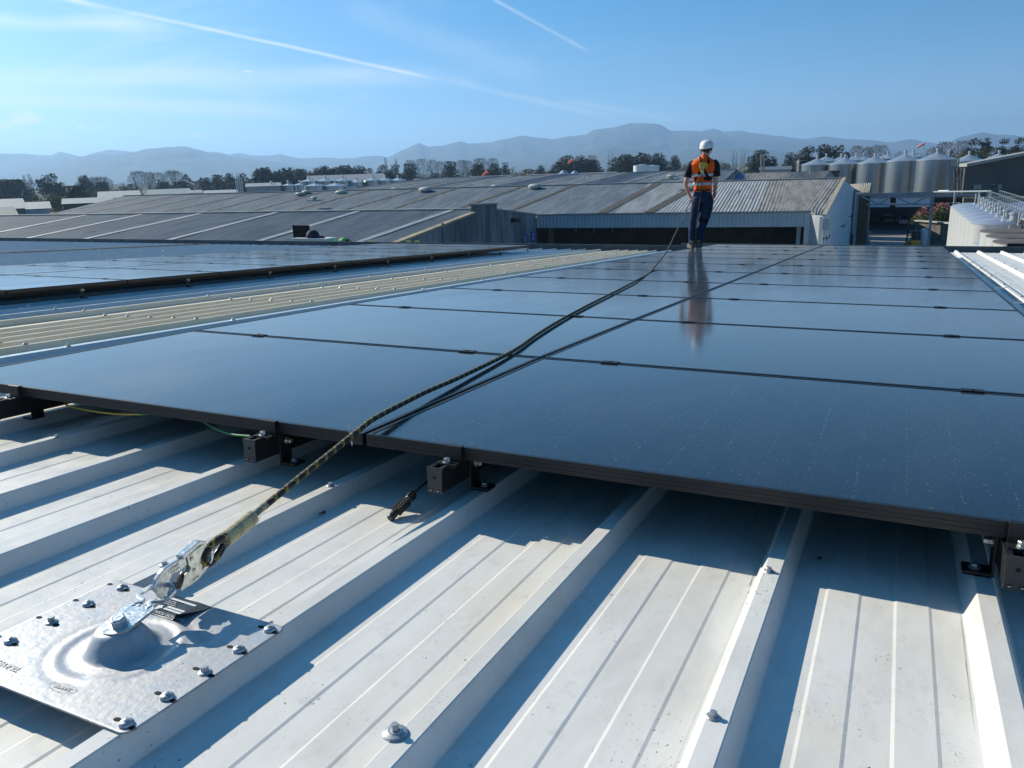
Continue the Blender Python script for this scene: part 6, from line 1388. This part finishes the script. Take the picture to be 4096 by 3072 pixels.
wbx = thing('water_tank_black', 'black round water tank left of the silo group', 'tank', at_dist(3207, 690, 220.)); mb = MB(); k_ = 220 / 3175; mb.lathe([(22 * k_, -3), (22 * k_, 36 * k_), (20 * k_, 40 * k_), (2 * k_, 44 * k_)], 24); mb.build('shell', M_BLACKM, wbx)
wp = thing('cream_post', 'cream post with cap beside the black water tank', 'post', at_dist(3193, 690, 212.)); mb = MB(); mb.tube([(0, 0, -3), (0, 0, 2.6)], .22, 8); mb.lathe([(.3, 2.6), (.3, 2.8), (.1, 3.0)], 8); mb.build('shaft', mat('cream', (.50, .48, .38), .7), wp)
for i, x in enumerate((3045, 3056)):
    o = MB().tube([at_dist(x, 690, 260.), at_dist(x - 1, 622, 260.)], .28, 6).build('timber_pole', mat('pole wood', (.30, .28, .22), .8)); tag(o, ['bare pale pole left of a pair by the umbrella tree', 'bare pale pole right of a pair by the umbrella tree'][i], 'pole', 'poles by the umbrella tree')

# ------------------------------------------------------------------ trees
def leafmat(name, c, c2): return mat(name, c, .8, 0, .15, col2=c2, vscale=.35)
M_GUM = leafmat('gum leaves', (.035, .040, .020), (.070, .066, .036)); M_DKL = leafmat('dark leaves', (.018, .024, .014), (.036, .044, .024)); M_OLV = leafmat('olive leaves', (.10, .095, .035), (.15, .13, .05)); M_GRN = leafmat('green leaves', (.045, .060, .025), (.09, .095, .04))
M_TWIG = mat('bare twigs', (.155, .135, .115), .9, var=.2, vscale=.5); M_BARK = mat('bark', (.16, .13, .10), .9, var=.4, vscale=.6); M_PINK = leafmat('blossom', (.34, .16, .13), (.25, .13, .11)); M_HEDGE = leafmat('hedge leaves', (.09, .12, .025), (.045, .065, .018)); M_PALEB = mat('pale bark', (.42, .38, .32), .85, var=.3, vscale=.6)
def tree(px, ytop, wpx, D, typ, label, ybot=None, group=None, leafm=None, n=None, name=None):
    rr = random.Random(int(px * 7 + ytop)); D = D * .75 if D > 350 else D; k_ = D / 3175
    top = at_dist(px, ytop, D); H = top.z - GROUND; R = wpx * k_ / 2 * (1.42 if typ == 'gum' and D > 260 else 1.22 if typ in ('dense', 'bare') and D > 260 else 1.05)
    t = thing(name or 'tree', label, 'tree', (top.x, top.y, GROUND), rr.uniform(-.3, .3), group or 'trees on the plain')
    blobs = []                                    # centre, radii
    cz = H * .62
    if ybot is not None: zb = at_dist(px, ybot, D).z - GROUND
    else: zb = H * .35
    if typ == 'gum':
        zb = max(H * .25, H - 2.5 * R)
        for i in range(16):
            a = rr.uniform(0, 2 * pi); q = sqrt(rr.random()) * .66; z = zb + (H - zb) * (rr.uniform(.22, .80) - .30 * q * q); s_ = R * rr.uniform(.30, .46)
            blobs.append((Vector((R * q * cos(a), R * q * sin(a), z)), (s_, s_, s_ * .70)))
        blobs.append((Vector((0, 0, H - R * .26)), (R * .45, R * .45, R * .26))); blobs.append((Vector((0, 0, zb + (H - zb) * .35)), (R * .7, R * .7, (H - zb) * .3)))
    elif typ == 'dense':
        zb = max(H * .12, H - 3.6 * R)
        for i in range(12):
            z = zb + (H - zb) * (i / 11) * .9; q = R * (1 - (i / 11) ** 1.6) * .55; a = rr.uniform(0, 6.3); s_ = R * rr.uniform(.34, .55)
            blobs.append((Vector((q * cos(a), q * sin(a), z)), (s_, s_, s_ * .8)))
        blobs.append((Vector((0, 0, zb + (H - zb) * .45)), (R * .8, R * .8, (H - zb) * .42)))
    elif typ == 'poplar':
        for i in range(9):
            z = H * (.14 + .84 * i / 8); s_ = R * (1 - abs(i / 8 - .4) ** 2 * 1.6) * .8
            blobs.append((Vector((rr.uniform(-.2, .2) * R, 0, z)), (s_, s_, H * .09)))
    elif typ == 'shrub':
        for i in range(8):
            a = rr.uniform(0, 6.3); blobs.append((Vector((R * .55 * cos(a), R * .5 * sin(a), H * rr.uniform(.45, .80))), (R * .45, R * .45, H * .24)))
    mb = MB()
    if typ in ('gum', 'dense', 'poplar', 'shrub'):
        N_ = n or {'gum': 3200, 'dense': 3000, 'poplar': 1700, 'shrub': 1300}[typ]
        ls = max(.22, R * .085) if typ != 'poplar' else max(.2, R * .22)
        wts = [b[1][0] * b[1][1] * b[1][2] for b in blobs]
        for c, rad_ in rr.choices(blobs, wts, k=N_):
            d = Vector((rr.gauss(0, 1), rr.gauss(0, 1), rr.gauss(0, 1))).normalized() * (rr.random() ** .35)
            p = c + Vector((d.x * rad_[0], d.y * rad_[1], d.z * rad_[2]))
            if p.z > H: p.z = H - rr.random() * .3
            u = Vector((rr.gauss(0, 1), rr.gauss(0, 1), rr.gauss(0, .6))).normalized(); v = u.cross(Vector((rr.gauss(0, 1), rr.gauss(0, 1), rr.gauss(0, 1)))).normalized(); s_ = ls * rr.uniform(.6, 1.4)
            if typ == 'poplar': u = Vector((u.x * .25, u.y * .25, 1)).normalized(); v = v * .35
            o_ = len(mb.v); mb.v += [tuple(p - u * s_), tuple(p + v * s_ * .6), tuple(p + u * s_)]; mb.f.append((o_, o_ + 1, o_ + 2))
        mb.build('crown', leafm or {'gum': M_GUM, 'dense': M_DKL, 'poplar': M_TWIG, 'shrub': M_OLV}[typ], t)
        mb = MB(); hb = Vector((0, 0, H * .45)); mb.tube([(0, 0, 0), (R * .05, 0, H * .25), tuple(hb)], [max(.25, R * .07), max(.2, R * .055), max(.12, R * .04)], 7)
        for c, rad_ in blobs[:9]:
            if typ in ('gum', 'dense'): mb.tube([hb * rr.uniform(.5, .95), hb.lerp(c, .5) + Vector((0, 0, -R * .05)), c], [R * .035, R * .025, R * .012], 5)
        mb.build('trunk', M_BARK, t)
    else:                                          # bare winter tree: forking twigs fanning up and out
        mb.tube([(0, 0, 0), (0, 0, H * .18), (.05 * R, 0, H * .34)], [max(.2, R * .06), max(.16, R * .05), R * .04], 6); mb.build('trunk', M_BARK, t)
        mb = MB()
        for i in range(14):
            a = rr.uniform(0, 6.3); q = R * rr.uniform(.35, .9); h0 = H * rr.uniform(.12, .4); e = Vector((q * cos(a), q * sin(a), H * rr.uniform(.62, .98))); m_ = Vector((q * .45 * cos(a), q * .45 * sin(a), (h0 + e.z) / 2))
            mb.tube([(0, 0, h0), m_, e], [R * .03, R * .02, R * .008], 4, caps=False)
        for i in range(n or 1500):
            a = rr.uniform(0, 6.3); ph = rr.random() ** .6; z = H * (.28 + .70 * ph); rm = R * sqrt(max(.03, 1 - ((z / H - .62) / .42) ** 2)); q = rm * sqrt(rr.random())
            p = Vector((q * cos(a), q * sin(a), z)); d = (p - Vector((0, 0, H * .15))).normalized() + Vector((rr.gauss(0, .35), rr.gauss(0, .35), rr.gauss(0, .25))); d.normalize()
            u = d.cross(Vector((rr.gauss(0, 1), rr.gauss(0, 1), rr.gauss(0, 1)))).normalized() * max(.05, R * .011); L_ = R * rr.uniform(.10, .26); o_ = len(mb.v); mb.v += [tuple(p - u), tuple(p + u), tuple(p + d * L_)]; mb.f.append((o_, o_ + 1, o_ + 2))
        mb.build('twigs', M_TWIG, t)
    return t
G_ = 'tree'
TR = [  # px, top, width, distance, type, label
 (40, 722, 150, 560, 'dense', 'dark bushy tree at the left edge, in front of the pair of poplars'), (-60, 715, 140, 600, 'dense', 'dark tree cut by the left picture edge'), (95, 700, 22, 620, 'poplar', 'shorter of the two slim poplars at far left'), (115, 698, 26, 610, 'poplar', 'taller slim poplar at far left'),
 (195, 694, 80, 560, 'gum', 'open crowned gum right of the two poplars'), (180, 765, 110, 300, 'shrub', 'low dark bush below the open gum'), (290, 745, 110, 320, 'dense', 'round dark bush behind the white walled unit'), (330, 703, 75, 620, 'dense', 'dark spiky tree left of the bare trees'), (385, 712, 90, 650, 'bare', 'greyish bare tree behind the dark spiky one'),
 (405, 728, 70, 600, 'dense', 'dark round tree before the grey bare one'), (370, 745, 100, 520, 'shrub', 'yellow green bush below the bare trees, left'), (475, 730, 60, 600, 'shrub', 'yellow willow like bush left of the tall bare tree'), (525, 735, 50, 590, 'shrub', 'yellow bush at the foot of the tall bare tree'),
 (548, 685, 60, 620, 'bare', 'tall bare tree, first of the cluster above the green shed'), (588, 688, 45, 640, 'bare', 'slim bare tree, second of the cluster above the green shed'), (625, 690, 55, 620, 'bare', 'bare tree, third of the cluster above the green shed'), (690, 685, 72, 600, 'bare', 'rounded bare tree standing alone above the green shed'),
 (655, 728, 70, 560, 'dense', 'dark hedge tree under the lone bare tree'), (720, 728, 90, 560, 'dense', 'dark hedge tree right of the lone bare tree'), (820, 712, 70, 560, 'dense', 'dark tree, first of the run left of the pipe tower'), (868, 700, 70, 560, 'dense', 'dark pointed tree, second of the run left of the pipe tower'), (915, 695, 80, 560, 'dense', 'dark tree right behind the pipe tower'), (960, 705, 60, 560, 'dense', 'small dark tree just right of the pipe tower'),
 (1045, 674, 125, 520, 'gum', 'broad gum, first of the row behind the left tanks'), (1150, 668, 115, 520, 'gum', 'broad gum, second of the row behind the left tanks'), (1208, 675, 60, 530, 'gum', 'narrow gum, third of the row behind the left tanks'), (1290, 664, 120, 520, 'gum', 'wide gum, fourth of the row behind the left tanks'), (1375, 660, 100, 520, 'gum', 'gum, fifth of the row behind the left tanks'), (1435, 660, 90, 520, 'gum', 'dark gum, sixth of the row behind the left tanks'), (1478, 672, 50, 540, 'gum', 'thin topped gum, seventh of the row behind the left tanks'),
 (1530, 658, 60, 520, 'gum', 'dark gum below the left pointed conifer'), (1580, 655, 60, 520, 'gum', 'dark gum below the right pointed conifer'), (1540, 632, 26, 700, 'poplar', 'left of two thin pointed conifers'), (1582, 634, 22, 700, 'poplar', 'right of two thin pointed conifers'), (1640, 655, 78, 500, 'dense', 'big round dark tree left of the row of bare trees'),
 (1640, 640, 50, 650, 'bare', 'bare tree behind the big round dark one'), (1685, 636, 50, 650, 'bare', 'second bare tree of the row before the round dark tree'), (1728, 638, 42, 650, 'bare', 'third bare tree of the middle row'), (1760, 645, 40, 650, 'bare', 'fourth bare tree of the middle row'), (1800, 646, 80, 500, 'dense', 'round dark tree in the middle of the bare row'), (1745, 690, 50, 480, 'dense', 'small dark bush left of the middle round tree'),
 (1845, 640, 44, 650, 'bare', 'fifth bare tree, just right of the middle round tree'), (1870, 642, 44, 650, 'bare', 'sixth bare tree of the middle row'), (1920, 634, 60, 650, 'bare', 'seventh bare tree, above the left windsock'), (1970, 634, 50, 650, 'bare', 'eighth bare tree at the end of the middle row'), (1915, 648, 70, 500, 'gum', 'dark gum just left of the yellow shrub'), (1975, 650, 60, 500, 'gum', 'darker gum behind the yellow shrub'), (2020, 648, 50, 500, 'dense', 'dark tree touching the yellow shrub'),
 (2068, 670, 80, 400, 'shrub', 'yellow green shrub standing over the far ridge'), (2108, 665, 34, 480, 'shrub', 'small grey green shrub beside the yellow one'), (2165, 658, 52, 520, 'dense', 'small dark tree left of the tallest gums'), (2215, 655, 44, 520, 'dense', 'dark tree at the left foot of the tallest gums'), (2270, 619, 85, 520, 'gum', 'tallest gum behind the right windsock'), (2322, 623, 90, 520, 'gum', 'second tall gum right of the windsock'), (2368, 640, 100, 520, 'dense', 'dark sloping crown right of the tall gums'),
 (2367, 620, 46, 620, 'bare', 'bare rounded tree above the dark sloping crown'), (2434, 603, 14, 640, 'poplar', 'leftmost slim poplar by the mountain'), (2447, 600, 12, 640, 'poplar', 'middle slim poplar by the mountain'), (2454, 610, 11, 640, 'poplar', 'rightmost slim poplar by the mountain'), (2445, 661, 50, 430, 'shrub', 'yellow green bush under the slim poplars'),
 (2500, 615, 115, 520, 'gum', 'wide dark gum, left one behind the white tanks'), (2575, 610, 115, 520, 'gum', 'wide dark gum, middle one behind the white tanks'), (2632, 612, 90, 520, 'gum', 'wide dark gum, right one behind the white tanks'), (2700, 620, 58, 520, 'dense', 'rounded brownish tree left of the worker'), (2750, 645, 50, 700, 'shrub', 'low green bush behind the worker'), (2880, 648, 80, 900, 'shrub', 'distant hedge bush right of the worker'),
 (2935, 600, 14, 620, 'poplar', 'first of four poplars right of the worker'), (2948, 606, 12, 620, 'poplar', 'second of four poplars right of the worker'), (2968, 597, 12, 620, 'poplar', 'third of four poplars right of the worker'), (2979, 600, 12, 620, 'poplar', 'fourth of four poplars right of the worker'), (3045, 598, 92, 430, 'gum', 'umbrella shaped gum on two tall pale trunks'), (3010, 628, 40, 460, 'shrub', 'green bush left under the umbrella gum'), (3100, 630, 34, 500, 'dense', 'small dark bush right of the umbrella gum'),
 (3165, 610, 70, 430, 'dense', 'rounded dark green tree left of the silos'), (3240, 582, 80, 420, 'gum', 'spreading gum, first above the silos'), (3300, 575, 90, 420, 'gum', 'spreading gum, second and highest above the silos'), (3355, 580, 80, 420, 'gum', 'spreading gum, third above the silos'), (3215, 598, 50, 420, 'bare', 'bare tree at the left of the spreading gums'), (3320, 605, 90, 380, 'shrub', 'green thicket under the spreading gums'),
 (3430, 583, 55, 430, 'bare', 'bare tree right of the spreading gums'), (3475, 586, 40, 430, 'bare', 'smaller bare tree above the third silo'), (3520, 580, 65, 430, 'bare', 'bare tree with a dark nest above the third silo'), (3590, 605, 60, 420, 'shrub', 'low thicket above the fourth silo'), (3680, 604, 60, 420, 'shrub', 'brown thicket above the fifth silo'), (3745, 588, 60, 430, 'bare', 'bare tree behind the fifth silo'), (3785, 566, 60, 430, 'bare', 'tall bare tree right behind the fifth silo'),
 (3852, 562, 56, 420, 'bare', 'bare grey tree left of the tall gums at right'), (3905, 552, 76, 410, 'gum', 'tall gum over the faceted tank'), (3950, 550, 34, 410, 'gum', 'slender gum right of the tall one'), (4020, 553, 54, 400, 'gum', 'flat topped gum above the second faceted tank'), (4085, 550, 60, 400, 'gum', 'gum at the right picture edge'), (3840, 600, 120, 390, 'shrub', 'thicket behind the first faceted tank'), (3960, 592, 130, 390, 'shrub', 'green belt of bushes between the faceted tanks'), (4070, 590, 110, 390, 'shrub', 'green bushes at the right edge')]
for x, y, w, D, ty, lb in TR: tree(x, y, w, D, ty, lb, leafm=(M_GRN if ('green' in lb and ty == 'shrub' and 'yellow' not in lb) else None), ybot=None)
tree(3735, 812, 115, 122, 'shrub', 'pink blossoming shrub over the retaining wall', leafm=M_PINK, n=2600, name='blossom_shrub'); tree(3785, 820, 80, 117, 'shrub', 'leafy green shrub right of the pink blossom', leafm=M_HEDGE, n=2200, name='shrub'); tree(3700, 858, 110, 118, 'shrub', 'clipped yellow green hedge at the foot of the pink blossom', leafm=M_HEDGE, n=2000, name='shrub')
# far belts of trees along the plain: nobody could count them
mb = MB(); rr = random.Random(4)
for i in range(15000):
    px = rr.uniform(-900, 5000); D = rr.uniform(1100, 2600); p = at_dist(px, 800, D); z = GROUND + abs(rr.gauss(0, 1)) * 5.0 * (.5 + .7 * max(0, noise.noise(Vector((px / 120, D / 500, 0))) + .4))
    s_ = D / 3175 * rr.uniform(1.6, 4.5); c = Vector((p.x, p.y, z)); u = Vector((rr.gauss(0, 1), rr.gauss(0, .3), rr.gauss(0, .4))).normalized() * s_; v = Vector((rr.gauss(0, .3), 0, 1)) * s_ * .6; o_ = len(mb.v); mb.v += [tuple(c - u), tuple(c + u), tuple(c + v)]; mb.f.append((o_, o_ + 1, o_ + 2))
kind(mb.build('tree_belt', M_GRN), 'stuff')
mb = MB()
for (x0, x1, hm, n_) in ((-700, 700, 7.5, 5200), (640, 1040, 10.5, 3600), (1000, 1700, 10.5, 7000), (1500, 2420, 9.5, 9000), (2420, 2760, 8.0, 3000), (2860, 3200, 6.5, 3000), (3120, 4600, 10.0, 9000)):
    for i in range(n_):
        px = rr.uniform(x0, x1); D = rr.uniform(395, 450); p = at_dist(px, 800, D); hh = hm * (.55 + .75 * (noise.noise(Vector((px / 42, 0, hm))) + .35)); z = GROUND + max(.3, hh) * rr.random() ** .5
        s_ = rr.uniform(.25, .75); c = Vector((p.x, p.y, z)); u = Vector((rr.gauss(0, 1), rr.gauss(0, 1), rr.gauss(0, .6))).normalized() * s_; v = Vector((rr.gauss(0, .6), rr.gauss(0, .6), 1)) * s_ * .7; o_ = len(mb.v); mb.v += [tuple(c - u), tuple(c + u), tuple(c + v)]; mb.f.append((o_, o_ + 1, o_ + 2))
kind(mb.build('hedgerow', mat('scrub leaves', (.055, .058, .030), .85, 0, .1, col2=(.11, .095, .055), vscale=.09)), 'stuff')
fd = MB(); fd.quad(*[at_z(x, y, GROUND + .04) for x, y in ((2500, 700), (3300, 690), (3200, 655), (2800, 664))]); kind(fd.build('field', mat('dry vineyard', (.26, .23, .13), .95, 0, .1, col2=(.15, .16, .07), vscale=.02)), 'structure')
